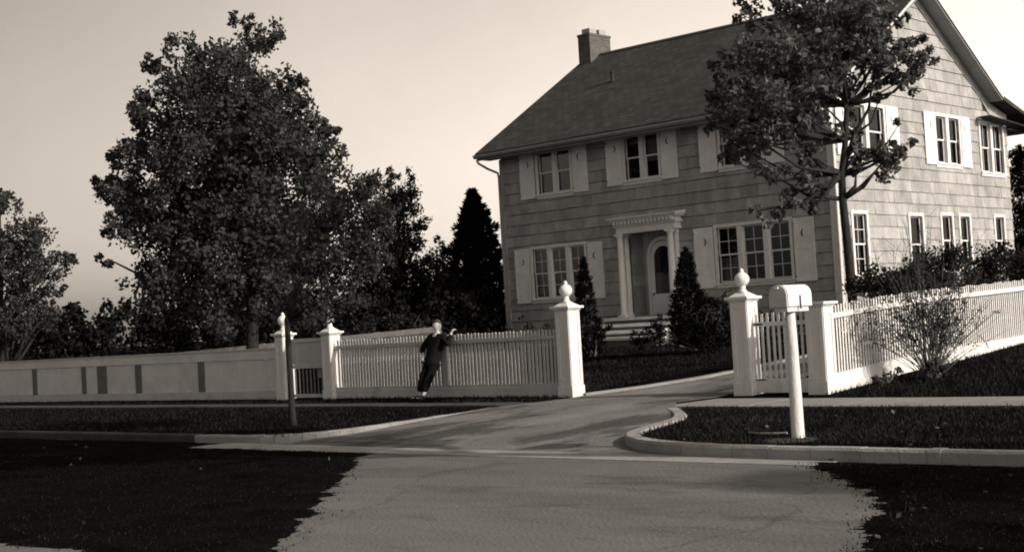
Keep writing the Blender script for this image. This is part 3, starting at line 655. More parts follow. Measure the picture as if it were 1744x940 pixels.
def pier(u, v, zb, zt, cap, finial, label, m='white', w=.42):
    o = thing('gate_pier', label, 'gate pier', P(u, v, zb), TH, 'white gate piers of the fence')
    h = w/2; H = zt-zb
    s_ = MB(); s_.box(-h, h, -h, h, 0, H); s_.build('shaft', M[m], o, bevel=.008)
    b = MB(); b.box(-h-.025, h+.025, -h-.025, h+.025, .0, .22); b.build('plinth', M[m], o, bevel=.008)
    pn = MB()                                     # applied stiles and rails round a sunk panel
    for sx_ in (-1, 1):
        for (a, c) in ((-h, -h+.07), (h-.07, h)):
            pn.box(a+.001, c-.001, sx_*h, sx_*(h+.014), .23, H-.01); pn.box(sx_*h, sx_*(h+.014), a+.001, c-.001, .23, H-.01)
        for (a, c) in ((.23, .34), (H-.12, H-.011)):
            pn.box(-h+.07, h-.07, sx_*h, sx_*(h+.013), a, c); pn.box(sx_*h, sx_*(h+.013), -h+.07, h-.07, a, c)
    pn.build('panel_moulding', M[m], o)
    c = MB(); c.box(-h-.03, h+.03, -h-.03, h+.03, H, H+.03); c.box(-h-.07, h+.07, -h-.07, h+.07, H+.031, H+.075)
    if finial:
        hh = h+.02; q = .07
        c.add([(-hh, -hh, H+.076), (hh, -hh, H+.076), (hh, hh, H+.076), (-hh, hh, H+.076), (-q, -q, H+.15), (q, -q, H+.15), (q, q, H+.15), (-q, q, H+.15)],
              [(0, 3, 2, 1), (4, 5, 6, 7), (0, 1, 5, 4), (1, 2, 6, 5), (2, 3, 7, 6), (3, 0, 4, 7)])
    c.build('cap', M[m], o, bevel=.006)
    if finial:
        z = H+.15; k = finial/.36
        pr = [(.085, 0), (.06, .02), (.045, .05), (.05, .075), (.045, .09)]+[(.112*math.sin(R(a)), .19-.105*math.cos(R(a))) for a in range(28, 160, 12)]+[(.03, .295), (.036, .31), (.03, .33), (.012, .355)]
        f = MB(); f.lathe([(r*k, z+zz*k) for r, zz in pr], 0, 0, 20); f.build('finial', M[m], o, smooth=True)
    return o
pier(-16.82, 19.62, .125, 1.72, 1, .40, 'white pier with ball finial on the left side of the driveway', w=.31)
pier(-12.98, 19.62, .125, 1.68, 1, .40, 'white pier with ball finial right of the driveway, behind the mailbox', w=.31)
pier(-11.6, 19.66, .13, 1.52, 1, 0, 'white flat-capped corner pier without finial, right behind the mailbox', w=.31)
pier(-23.58, 19.62, .12, 1.52, 1, .40, 'white pier with ball finial on the right side of the narrow garden gate', w=.28)
pier(-25.2, 19.62, .12, 1.54, 1, .40, 'white pier with finial beside the dark street tree trunk', w=.28)

def fence(label, u, v, zb, ang, L, zg, parts, group='white picket fences', name='picket_fence'):
    o = thing(name, label, 'fence', P(u, v, zb), TH+ang, group)
    for nm, m, fn in parts:
        mb = MB(); fn(mb); mb.build(nm, M[m], o)
    return o
flat = lambda x: 0
L = 6.44                                           # between the garden gate and the driveway
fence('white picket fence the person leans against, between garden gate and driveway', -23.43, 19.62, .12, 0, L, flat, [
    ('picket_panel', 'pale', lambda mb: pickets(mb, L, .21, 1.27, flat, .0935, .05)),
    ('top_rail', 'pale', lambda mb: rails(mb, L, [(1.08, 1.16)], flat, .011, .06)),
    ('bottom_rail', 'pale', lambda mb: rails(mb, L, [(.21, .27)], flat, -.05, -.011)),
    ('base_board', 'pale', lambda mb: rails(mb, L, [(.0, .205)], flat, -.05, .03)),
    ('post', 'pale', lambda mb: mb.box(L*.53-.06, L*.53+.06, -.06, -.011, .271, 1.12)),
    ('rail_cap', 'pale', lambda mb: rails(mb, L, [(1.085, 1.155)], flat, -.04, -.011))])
L2 = 1.06
gatef = fence('short white picket gate section between the two piers behind the mailbox', -12.82, 19.64, .13, 0, L2, flat, [
    ('picket_panel', 'white', lambda mb: pickets(mb, L2, .27, 1.33, flat, .106, .044, 0, .014)),
    ('top_rail', 'white', lambda mb: rails(mb, L2, [(1.12, 1.19)], flat, -.045, -.011)),
    ('base_board', 'white', lambda mb: rails(mb, L2, [(.04, .265)], flat, -.045, .03)),
    ('hinge', 'black', lambda mb: mb.box(.02, .2, -.05, -.046, 1.14, 1.17)), ('hinge', 'black', lambda mb: mb.box(.02, .2, -.05, -.046, .24, .262))])
rz = lambda x: gz(19.9+x)-gz(19.9)+.03*math.sin(x*.6)
L3 = 15
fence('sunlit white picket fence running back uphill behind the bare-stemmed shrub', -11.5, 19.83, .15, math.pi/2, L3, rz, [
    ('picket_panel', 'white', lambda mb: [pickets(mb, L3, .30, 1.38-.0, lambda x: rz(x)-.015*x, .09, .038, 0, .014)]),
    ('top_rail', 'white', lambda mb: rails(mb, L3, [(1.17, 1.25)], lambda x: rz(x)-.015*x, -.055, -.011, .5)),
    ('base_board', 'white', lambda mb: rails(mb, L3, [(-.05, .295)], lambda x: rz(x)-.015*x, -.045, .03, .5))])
# left-hand fence: close boards between grey posts under a broad top board
L4 = 30; lz = lambda x: 0
U4 = -25.34-L4
posts = [(-28.4, .24), (-31.13, .26), (-32.85, .44), (-33.75, .2), (-36.35, .22), (-40.5, .24)]
def boards(mb):
    pickets(mb, L4, .22, .94, lz, .075, .068, y=.0)
lf_ = fence('long white board fence with grey posts left of the garden gate', U4, 19.62, .12, 0, L4, lz, [
    ('board_panel', 'board', boards),
    ('top_board', 'board', lambda mb: rails(mb, L4, [(.94, 1.15)], lz, -.035, .03)),
    ('cap_rail', 'pale', lambda mb: rails(mb, L4, [(1.151, 1.185)], lz, -.06, .06)),
    ('base_board', 'pale', lambda mb: rails(mb, L4, [(.0, .215)], lz, -.035, .03))], name='board_fence')
for u, w_ in posts:
    mb = MB(); mb.box(u-U4-w_/2, u-U4+w_/2, -.04, -.011, .2151, .9399); mb.build('post', M['greypost'], lf_)
gw = 1.3
gg = thing('garden_gate', 'narrow white garden gate of close boards between the two left piers', 'gate', P(-25.04, 19.62, .12), TH)
mb = MB(); pickets(mb, gw, .78, 1.34, flat, .082, .072, 0, .018); mb.build('board_panel', M['pale'], gg)
mb = MB(); pickets(mb, gw, .10, .70, flat, .13, .03, 0, .018); mb.build('picket_panel', M['greypost'], gg)
for z_ in (.06, .70, 1.28): mb = MB(); mb.box(.0, gw, -.045, -.0101, z_, z_+.075); mb.build('rail', M['pale'], gg)
for x_ in (.0, gw-.07): mb = MB(); mb.box(x_, x_+.07, -.08, -.0455, .05, 1.37); mb.build('stile', M['pale'], gg)
# second fence in the yard behind, climbing with the lawn
q0, q1 = Vector((-10.3, 40.2, .45)), Vector((-2.0, 36.2, .78))
dx = q1-q0; L5 = math.hypot(dx.x, dx.y); sl = dx.z/L5
o5 = thing('yard_fence', 'low pale board fence across the yard behind the picket fence', 'fence', q0, math.atan2(dx.y, dx.x))
yz = lambda x: sl*x
mb = MB(); pickets(mb, L5, .04, .66, yz, .1, .092); mb.build('board_panel', M['pale'], o5)
mb = MB(); rails(mb, L5, [(.66, .80)], yz, -.03, .03); mb.build('top_board', M['pale'], o5)
for k in range(6): mb = MB(); x = L5*k/5; mb.box(x-.05, x+.05, .031, .12, yz(x)-.3, yz(x)+.82); mb.build('post', M['greypost'], o5)

# ------------------------------------------------------------------ mailbox
mbx = thing('mailbox', 'white arch-topped mailbox on a round white post near the kerb', 'mailbox', P(-8.14, 13.2, .1), TH)
pm = MB(); pm.lathe([(.072, -.1), (.072, .0), (.066, .5), (.058, 1.0), (.05, 1.375)], 0, 0, 20); pm.build('post', M['white'], mbx, smooth=True)
w_, hb_ = .105, .125; prof = [(-w_, 1.43), (w_, 1.43)]+[(w_*math.cos(R(a)), 1.43+hb_+.112*math.sin(R(a))) for a in range(0, 181, 12)]
bm_ = MB(); bm_.prism(prof, 'y', -.21, .29); bm_.build('box', M['boxpaint'], mbx, bevel=.006)
pr2 = [(x*1.04, 1.425+(z-1.43)*1.03) for x, z in prof]; dd = MB(); dd.prism(pr2, 'y', -.235, -.2101)
sm_ = MB(); sm_.prism([(x*1.05, 1.424+(z-1.43)*1.045) for x, z in prof], 'y', -.2098, -.2); sm_.build('seam', M['greypost'], mbx)
door_ = dd.build('door', M['pale'], mbx, bevel=.004)  # door's shade put into a darker paint than the box
kk = MB(); kk.box(-.02, .02, -.26, -.236, 1.625, 1.645); kk.build('latch', M['boxpaint'], door_)
bk = MB(); bk.box(-.08, .08, -.18, .25, 1.376, 1.429); bk.build('bracket', M['white'], mbx)
br_ = MB(); br_.box(.107, .113, .03, .055, 1.40, 1.55)
br_.build('flag', M['black'], mbx)
st_ = MB(); st_.lathe([(.30, -.06), (.30, .01), (.27, .025), (.02, .027)], .0, -.16, 18); tag(st_.build('stone_base', M['walkd'], loc=P(-8.14, 13.2, .09), rot=TH), 'flat pale stone slab round the foot of the mailbox post', 'slab')
ar = MB(); ar.tube([P(-9.0, 13.55, .13), P(-8.75, 13.42, .135), P(-8.55, 13.38, .14), P(-8.4, 13.4, .145)], .014, 6)
tag(ar.build('edging_strip', M['kerb']), 'thin pale curved edging lying in the grass beside the mailbox post', 'edging')

# ------------------------------------------------------------------ trees and plants
def leaf_cloud(lobes, n_per, size, seed, clump=.3, shell=.35, aspect=.62, depth=None, up=0.0, ctr=None):
    """leaf quads gathered in small tufts inside each lobe (x, y, z, r)"""
    g = np.random.default_rng(seed); out = []
    for (x, y, z, r) in lobes:
        n = max(60 if n_per > 350 else 14, int(n_per*r*r*(1.6 if r < .35 else 1))); nt_ = max(3, int(n/28))
        d = g.normal(size=(nt_, 3)); d /= np.linalg.norm(d, axis=1)[:, None]
        rad = r*(shell+(1-shell)*g.uniform(0, 1, nt_)**.6)*g.uniform(.8, 1.08, nt_)
        c = np.array([x, y, z])+d*rad[:, None]
        idx = g.integers(0, nt_, n); cs = min(clump, r*.42)
        p = c[idx]+np.clip(g.normal(size=(n, 3)), -1.8, 1.8)*cs*.42
        t = g.normal(size=(n, 3))+d[idx]*.5; t[:, 2] += up; t /= np.linalg.norm(t, axis=1)[:, None]
        q = g.normal(size=(n, 3)); q -= t*(q*t).sum(1)[:, None]; q /= np.linalg.norm(q, axis=1)[:, None]
        nr = np.cross(t, q)
        L_ = (size*g.uniform(.6, 1.25, n))[:, None]; w = L_*aspect*.5
        fold = nr*(g.uniform(-.25, .25, n)[:, None]*L_)
        out.append(np.stack([p-t*L_*.5, p+q*w+fold-t*L_*.05, p+t*L_*.5, p-q*w+fold-t*L_*.05], 1).reshape(-1, 3))
    return np.concatenate(out)
def spread(lobes, ymax, seed, thr, k=2):
    """give a crown its depth: bigger lobes get neighbours nearer and farther"""
    r_ = random.Random(seed); o = []
    for x, y, z, r in lobes:
        o.append((x, y+r_.uniform(-.3, .3)*r, z, r))
        if r >= thr:
            for sgn in (-1, 1):
                o.append((x+r_.uniform(-.25, .25)*r, y+sgn*r_.uniform(.45, 1)*ymax, z+r_.uniform(-.3, .15)*r, r*r_.uniform(.7, .95)))
    return [(x, y, z, r*(.86 if r > .8 else 1)) for x, y, z, r in o]
def tree(name, label, cat, base, lobes, leafm, barkm, trunk, rads, limbs, n_per, size, seed, group=None, lmin=0, **k):
    o = thing(name, label, cat, base, 0, group); bx_, by_, bz_ = base
    loc = lambda p: (p[0]-bx_, p[1]-by_, p[2]-bz_)
    t = MB(); t.tube([loc(p) for p in trunk], rads, 9); r_ = random.Random(seed)
    for pts, r0 in limbs: t.tube([loc(p) for p in pts], [r0*(1-.8*i/(len(pts)-1)) for i in range(len(pts))], 6)
    big = sorted(lobes, key=lambda l: -l[3])[:26]; big += [l for l in lobes if l[3] < .42 and l not in big]
    for x, y, z, r in big:                         # limbs from the trunk to the lobes
        f = [p for p in trunk if lmin < p[2] < z-.3] or [trunk[len(trunk)//2]]
        s_ = Vector(f[-1]); e = Vector((x, y, z)); m_ = s_.lerp(e, .5)+Vector((r_.uniform(-.2, .2), r_.uniform(-.2, .2), -.12*(e-s_).length))
        rr = rads[min(len(rads)-1, len(f)-1)]*.45
        t.tube([loc(s_), loc(m_), loc(e)], [rr, rr*.6, rr*.2], 5)
    t.build('trunk', M[barkm], o, smooth=True)
    L_ = leaf_cloud([loc(l[:3])+(l[3],) for l in lobes], n_per, size, seed, **k)
    npmesh('crown', L_, 4, M[leafm], o)
    return o
BIG = [(-6.78, 37.0, 9.9, 0.37), (-6.05, 37.0, 9.57, 0.49), (-6.36, 37.0, 9.33, 0.39), (-8.29, 37.0, 9.28, 0.56), (-9.25, 37.0, 8.94, 0.31), (-7.67, 37.0, 8.93, 0.62), (-6.83, 37.0, 9.04, 0.62), (-8.98, 37.0, 8.65, 0.39), (-5.29, 37.0, 8.37, 0.28), (-5.57, 37.0, 8.1, 0.34), (-8.09, 37.0, 8.09, 0.96), (-6.96, 37.0, 8.18, 1.0), (-5.97, 37.0, 7.89, 0.74), (-9.59, 37.0, 7.59, 0.4), (-8.95, 37.0, 7.36, 0.7), (-7.58, 37.0, 7.05, 1.21), (-6.09, 37.0, 7.04, 1.05), (-5.15, 37.0, 7.38, 0.56), (-4.76, 37.0, 7.04, 0.28), (-10.28, 37.0, 6.55, 0.31), (-9.46, 37.0, 6.53, 0.7), (-8.18, 37.0, 6.15, 1.21), (-6.7, 37.0, 6.06, 1.36), (-5.3, 37.0, 6.34, 0.85), (-4.54, 37.0, 6.54, 0.46), (-4.39, 37.0, 6.79, 0.22), (-10.69, 37.0, 5.82, 0.34), (-9.97, 37.0, 5.47, 0.7), (-8.96, 37.0, 5.26, 1.05), (-7.5, 37.0, 4.94, 1.36), (-6.02, 37.0, 5.01, 1.3), (-4.79, 37.0, 5.4, 0.74), (-10.38, 37.0, 4.67, 0.34), (-9.55, 37.0, 4.51, 0.74), (-8.45, 37.0, 4.14, 1.11), (-6.99, 37.0, 3.9, 1.3), (-5.61, 37.0, 3.9, 1.21), (-10.62, 37.0, 3.86, 0.25), (-9.79, 37.0, 3.52, 0.59), (-8.88, 37.0, 3.15, 0.9), (-7.61, 37.0, 2.77, 1.05), (-6.14, 37.0, 2.76, 1.05)]
tree('maple_tree', 'big dark leafy tree with an uneven pyramid crown behind the left fence', 'tree', (-6.95, 37, .3), spread(BIG, 1.9, 1, .7), 'leafB', 'bark',
     [(-6.95, 37, .25), (-6.93, 37, 1.18), (-6.88, 37, 2.73), (-6.85, 37.1, 4.28), (-6.85, 37, 5.84), (-6.85, 36.9, 7.4), (-6.6, 37, 9.1)], [.22, .17, .15, .13, .1, .07, .03], [], 1300, .145, 21, clump=.34, lmin=2.6)
SMALL = [(-2.86, 22.5, 3.78, 0.39), (-2.39, 22.5, 3.8, 0.38), (-2.05, 22.5, 3.92, 0.3), (-1.85, 22.5, 4.08, 0.15), (-3.08, 22.5, 3.22, 0.49), (-2.52, 22.5, 3.14, 0.52), (-2.03, 22.5, 3.35, 0.36), (-3.34, 22.5, 2.76, 0.39), (-2.83, 22.5, 2.64, 0.52), (-2.3, 22.5, 2.7, 0.39), (-3.42, 22.5, 2.2, 0.32), (-2.95, 22.5, 2.04, 0.38), (-2.57, 22.5, 2.15, 0.33), (-3.62, 22.5, 1.93, 0.21)]
tree('street_tree', 'slender young tree with thin dark trunk and airy crown before the garden gate', 'tree', (-3.63, 22.5, .1), spread(SMALL, .6, 2, .35), 'leafS', 'bark',
     [(-3.63, 22.5, .0), (-3.63, 22.5, .45), (-3.63, 22.5, .9), (-3.64, 22.5, 1.79), (-3.4, 22.5, 2.49), (-3.04, 22.5, 3.12), (-2.67, 22.5, 3.77)], [.065, .052, .05, .045, .036, .025, .012], [], 1900, .075, 22, clump=.2, shell=.1, lmin=1.7)
FARL = [(-17.21, 48.0, 6.69, 0.6), (-16.41, 48.0, 5.54, 0.72), (-17.14, 48.0, 4.98, 0.9), (-15.9, 48.0, 4.5, 0.72), (-15.25, 48.0, 4.67, 0.32), (-16.7, 48.0, 3.74, 0.9), (-15.65, 48.0, 3.68, 0.44), (-18.22, 48.0, 5.64, 1.2), (-18.49, 48.0, 4.05, 1.2), (-17.15, 48.0, 2.66, 0.8), (-16.14, 48.0, 2.71, 0.6)]
tree('leafy_tree', 'hazy grey leafy tree at the far left edge beyond the fence', 'tree', (-17.6, 48, .8), spread(FARL, 1.0, 3, .6), 'leafF', 'bark',
     [(-17.6, 48, .7), (-17.6, 48, 2.5), (-17.5, 48, 4.5), (-17.4, 48, 6.2)], [.2, .16, .1, .04], [], 800, .15, 23, clump=.32)
RT = [(5.05, 28.0, 7.56, 0.33), (5.86, 28.0, 7.4, 0.53), (6.75, 28.0, 7.41, 0.68), (7.44, 28.0, 7.25, 0.56), (8.04, 28.0, 7.33, 0.21), (4.88, 28.0, 7.39, 0.21), (4.62, 28.0, 6.46, 0.37), (5.28, 28.0, 6.66, 0.61), (6.11, 28.0, 6.61, 0.68), (6.93, 28.0, 6.56, 0.61), (7.63, 28.0, 6.52, 0.49), (8.2, 28.0, 6.23, 0.33), (8.57, 28.0, 6.39, 0.19), (8.52, 28.0, 6.76, 0.09), (4.11, 28.0, 5.78, 0.21), (4.64, 28.0, 5.75, 0.49), (5.34, 28.0, 5.71, 0.61), (6.17, 28.0, 5.78, 0.56), (6.88, 28.0, 5.86, 0.44), (7.6, 28.0, 6.05, 0.37), (8.13, 28.0, 6.0, 0.23), (4.42, 28.0, 5.11, 0.3), (4.94, 28.0, 5.02, 0.49), (5.65, 28.0, 4.98, 0.49), (6.3, 28.0, 5.06, 0.33), (4.45, 28.0, 4.58, 0.16), (5.13, 28.0, 4.3, 0.37), (5.72, 28.0, 4.27, 0.4), (6.2, 28.0, 4.48, 0.29), (7.26, 28.0, 4.51, 0.3), (7.61, 28.0, 4.37, 0.3), (7.92, 28.0, 4.65, 0.19), (7.86, 28.0, 5.02, 0.11), (6.99, 28.0, 4.26, 0.21), (5.2, 28.0, 3.45, 0.21), (4.94, 28.0, 3.49, 0.11), (5.67, 28.0, 3.57, 0.28), (5.96, 28.0, 3.41, 0.19), (5.93, 28.0, 3.84, 0.3)]
RT = [(a, b, c, r*(1.3 if r < .35 else 1.08)) for a, b, c, r in RT]
RT += [(7.5, 28, 6.9, .42), (7.95, 28.1, 6.65, .36), (7.4, 28, 6.3, .36), (8.3, 28, 6.5, .3), (7.6, 28, 5.75, .28), (8.0, 28, 6.35, .42), (7.7, 28.2, 6.75, .4), (8.35, 28, 6.05, .36), (7.95, 27.8, 5.9, .3), (7.1, 28, 4.7, .36), (7.5, 27.9, 4.35, .38), (7.85, 28, 4.5, .32), (7.0, 28, 5.1, .3), (4.3, 28, 5.4, .3), (4.55, 28, 6.1, .35)]
RT += [(5.4, 28, 8.1, .5), (6.4, 28, 8.3, .6), (7.2, 28, 8.0, .5)]
tree('yard_maple', 'maple with slim forked trunk and broad crown in front of the house corner', 'tree', (6.7, 28, .45), spread(RT, 1.1, 4, .52), 'leafR', 'bark',
     [(6.77, 28, .4), (6.75, 28, 1.51), (6.73, 28, 2.22), (6.71, 28, 2.92), (6.68, 28, 3.63), (6.70, 28, 4.15), (6.81, 28, 4.8), (6.88, 28, 5.5), (6.8, 28, 6.45), (6.74, 28, 7.29)], [.12, .10, .095, .09, .08, .07, .06, .05, .035, .02],
     [([(6.69, 28.0, 4.15), (7.0, 28.0, 4.9), (7.32, 28.0, 5.42), (7.5, 28.0, 6.29)], .06), ([(6.68, 28.0, 3.98), (6.25, 28.0, 4.36), (5.77, 28.0, 4.97), (5.34, 28.0, 5.71)], .06)], 820, .135, 24, clump=.22, lmin=3.5)
EV1 = [(-3.18, 44.0, 6.28, 0.26), (-3.6, 44.0, 6.02, 0.37), (-3.31, 44.0, 5.54, 0.55), (-2.97, 44.0, 4.97, 0.4), (-3.79, 44.0, 5.11, 0.77), (-3.28, 44.0, 4.34, 0.66), (-2.71, 44.0, 4.77, 0.22), (-4.22, 44.0, 4.02, 1.01), (-3.14, 44.0, 3.59, 0.74), (-4.11, 44.0, 2.73, 1.1), (-3.21, 44.0, 2.31, 0.83), (-4.7, 44.0, 2.02, 0.83), (-3.8, 44.0, 1.6, 0.83)]
EV2 = [(-2.2, 43.0, 4.18, 0.18), (-2.3, 43.0, 3.83, 0.32), (-2.54, 43.0, 3.33, 0.47), (-2.15, 43.0, 3.13, 0.43), (-2.4, 43.0, 2.61, 0.61), (-2.06, 43.0, 2.23, 0.61), (-2.53, 43.0, 1.8, 0.68), (-1.92, 43.0, 1.5, 0.61)]
RE = [(16.79, 45.0, 6.04, 0.41), (16.85, 45.0, 5.32, 0.64), (16.75, 45.0, 4.38, 0.68), (16.72, 45.0, 3.44, 0.68), (16.69, 45.0, 2.49, 0.68)]
tree('evergreen_tree', 'tall black evergreen right of the big leafy tree', 'tree', (-3.6, 44, .8), spread([(a, b, c, r*1.22) for a, b, c, r in EV1], .8, 5, .5), 'needle', 'bark', [(-3.6, 44, .7), (-3.6, 44, 3), (-3.4, 44, 6)], [.2, .13, .03], [], 1000, .16, 25, 'evergreens beside the house', clump=.25, aspect=.35)
tree('evergreen_tree', 'shorter ragged evergreen between the tall one and the column-shaped one', 'tree', (-2.3, 43, .8), spread([(a, b, c, r*1.15) for a, b, c, r in EV2], .6, 6, .4), 'needle', 'bark', [(-2.3, 43, .7), (-2.3, 43, 2.5), (-2.25, 43, 4)], [.12, .08, .02], [], 1300, .14, 26, 'evergreens beside the house', clump=.2, aspect=.35)
tree('evergreen_tree', 'dark evergreen at the right edge beyond the house gable', 'tree', (16.8, 45, .8), spread([(a-.28, b, c, r) for a, b, c, r in RE]+[(16.3, 45, 1.6, .7), (16.6, 45, 3, .6)], .7, 7, .4), 'needle', 'bark', [(16.8, 45, .7), (16.8, 45, 3.4), (16.8, 45, 6)], [.15, .1, .03], [], 1900, .14, 27, 'evergreens beside the house', clump=.22, aspect=.35)
def oval(cx, cy, cz, rx, rz_, n, seed):
    r_ = random.Random(seed); o = []
    while len(o) < n:
        x, y, z = (r_.uniform(-1, 1) for _ in range(3)); q = x*x+y*y+z*z
        if .15 < q < 1: o.append((cx+x*rx, cy+y*rx, cz+z*rz_, r_.uniform(.7, 1.25)))
    return o
for i, (u, v, cz, lab) in enumerate(((-2.2, 13.4, 9.6, 'large street tree on the right grass strip, shading the road on the left'), (16.5, 13.2, 8.8, 'farther street tree on the right grass strip, shading the near road on the right'))):
    b = P(u, v, .1); tr_ = [(b.x, b.y, z) for z in (.05, 2.5, 5, 7.5, 10.5)]
    tree('shade_tree', lab, 'tree', tuple(b), oval(b.x, b.y, cz, 3.5, 2.6, 34, 70+i), 'leafR', 'bark', tr_, [.26, .2, .17, .13, .05], [], 420, .2, 71+i, 'street trees along the right kerb', clump=.4, lmin=4)
def conifer(name, label, x, y, zb, zt, rmax, n, size, seed, mt='needle', cat='tree', group=None, ragged=.25, belly=.25, wave=.12):
    o = thing(name, label, cat, (x, y, zb), 0, group); H = zt-zb; g = np.random.default_rng(seed)
    t = MB(); t.tube([(0, 0, -.05), (0, 0, H*.5), (0, 0, H*.93)], [rmax*.12, rmax*.08, .012], 7); t.build('trunk', M['bark'], o)
    nt_ = n//22; h = g.uniform(0, 1, nt_)**1.15; a = g.uniform(0, 2*np.pi, nt_)
    prof = np.where(h < belly, .78+.22*h/belly, ((1-h)/(1-belly))**.72)
    rr = rmax*prof*(1-ragged*g.uniform(0, 1, nt_)**1.5+wave*np.sin(a*3+h*9)+wave*.7*np.sin(a*5-h*23))*g.uniform(.55, 1.02, nt_)**.5
    c = np.stack([np.cos(a)*rr, np.sin(a)*rr, h*H*.985+.02], 1); idx = g.integers(0, nt_, n)
    cs = np.minimum(.13, rmax*.2)*(.4+.6*prof[idx])[:, None]
    p = c[idx]+np.clip(g.normal(size=(n, 3)), -1.8, 1.8)*cs*.6
    d = np.stack([np.cos(a), np.sin(a), .7+0*a], 1)[idx]; tt = d+g.normal(size=(n, 3))*.5; tt /= np.linalg.norm(tt, axis=1)[:, None]
    q = g.normal(size=(n, 3)); q -= tt*(q*tt).sum(1)[:, None]; q /= np.linalg.norm(q, axis=1)[:, None]
    L_ = (size*g.uniform(.6, 1.3, n))[:, None]
    p[:, 2] = np.maximum(p[:, 2], .02)
    V_ = np.stack([p-tt*L_*.5, p+q*L_*.18, p+tt*L_*.6, p-q*L_*.18], 1).reshape(-1, 3)
    npmesh('crown', V_, 4, M[mt], o); return o
conifer('evergreen_tree', 'column-shaped black evergreen touching the left corner of the house', -1.15, 46, .85, 6.05, 1.12, 30000, .17, 31, group='evergreens beside the house', ragged=.75, belly=.45, wave=.22)
conifer('cypress_shrub', 'narrow pointed cypress left of the front steps', 1.74, 34.0, .7, 3.05, .34, 7000, .085, 32, 'needle', 'shrub', 'pointed cypresses flanking the front door', .2, .3)
conifer('cypress_shrub', 'broader pointed cypress right of the front door', 4.13, 33.3, .75, 3.1, .50, 9000, .085, 33, 'needle', 'shrub', 'pointed cypresses flanking the front door', .2, .2)
def bush(name, label, cat, lobes, zb, mt, n_per, size, seed, group=None, ymax=.3, stems=7, **k):
    cx = sum(l[0] for l in lobes)/len(lobes); cy = sum(l[1] for l in lobes)/len(lobes)
    o = thing(name, label, cat, (cx, cy, zb), 0, group); s_ = MB(); r_ = random.Random(seed)
    for i in range(stems):
        l = lobes[i % len(lobes)]
        s_.tube([(r_.uniform(-.15, .15), r_.uniform(-.1, .1), -.05), ((l[0]-cx)*.5, r_.uniform(-.15, .15), (l[2]-zb)*.5), (l[0]-cx+r_.uniform(-.3, .3)*l[3], l[1]-cy, l[2]-zb+l[3]*r_.uniform(.2, .9))], [.022, .015, .005], 5)
    s_.build('stem', M['bark2'], o)
    npmesh('foliage', leaf_cloud([(a-cx, b-cy, c-zb, r) for a, b, c, r in spread(lobes, ymax, seed, .25)], n_per, size, seed, **k), 4, M[mt], o); return o
bush('foundation_shrub', 'low spreading dark shrub right of the front steps', 'shrub', [(2.95, 33.3, 1.0, .28), (3.4, 33.2, 1.1, .42), (3.9, 33.0, 1.1, .5), (4.5, 32.8, 1.05, .5), (4.95, 32.7, 1.1, .42), (4.9, 32.9, 1.6, .38), (4.55, 33, 1.7, .3), (5.15, 32.7, 1.45, .3)], .72, 'needle', 1100, .08, 41, 'dark shrubs along the house front', clump=.18)
bush('foundation_shrub', 'low dark shrub at the foot of the narrow cypress', 'shrub', [(2.0, 33.9, 1.05, .3), (1.7, 33.6, .95, .35), (1.45, 33.8, 1.0, .28), (2.15, 33.7, 1.3, .16)], .7, 'needle', 1100, .08, 42, 'dark shrubs along the house front', clump=.18)
bush('foundation_shrub', 'twiggy low shrub under the lower left window', 'shrub', [(-.1, 40.2, 1.25, .4), (.4, 39.6, 1.35, .4), (.95, 39.0, 1.3, .4), (-.5, 40.6, 1.3, .4), (1.3, 38.2, 1.25, .4)], .8, 'bush', 500, .09, 43, 'dark shrubs along the house front', clump=.2, shell=.1)
bush('foundation_shrub', 'dark shrub under the lower right windows behind the mailbox', 'shrub', [(5.4, 34.3, 1.2, .4), (6.0, 34.0, 1.2, .4), (6.6, 33.6, 1.15, .42), (7.2, 33.2, 1.2, .42)], .75, 'needle', 900, .09, 44, 'dark shrubs along the house front', clump=.2)
BU = [[(6.53, 26.0, 1.84, 0.33), (6.8, 26.0, 1.91, 0.38), (7.12, 26.0, 1.73, 0.43), (7.41, 26.0, 1.99, 0.38), (6.5, 26, 1.4, .4), (7.1, 26, 1.3, .45), (7.5, 26, 1.4, .45)],
      [(8.68, 29.0, 2.02, 0.61), (9.07, 29.0, 2.38, 0.41), (8.78, 29.0, 1.65, 0.48), (9.34, 29.0, 1.86, 0.48), (8.2, 29, 1.75, .4), (8.7, 29, 1.2, .6), (9.4, 29, 1.2, .6)],
      [(10.46, 31.0, 2.18, 0.54), (10.56, 31.0, 1.72, 0.52), (10.75, 31.0, 2.59, 0.21), (10.1, 31, 1.7, .45), (10.5, 31, 1.2, .6)],
      [(11.9, 33.0, 2.32, 0.47), (11.94, 33.0, 1.83, 0.47), (12.23, 33.0, 2.09, 0.55), (12.6, 33, 1.8, .6), (12.0, 33, 1.2, .6)]]
for i, (l, lab) in enumerate(zip(BU, ('loose twiggy bush behind the fence at the foot of the maple', 'tall rounded dark bush behind the middle of the right fence', 'dark bush with a raised tip behind the right fence', 'dark bush at the right edge behind the fence'))):
    bush('garden_bush', lab, 'bush', l, .5+.1*i, 'bush', 2600 if i else 2000, .075, 51+i, 'bushes behind the right fence', ymax=.45, stems=14, clump=.24, shell=.1)
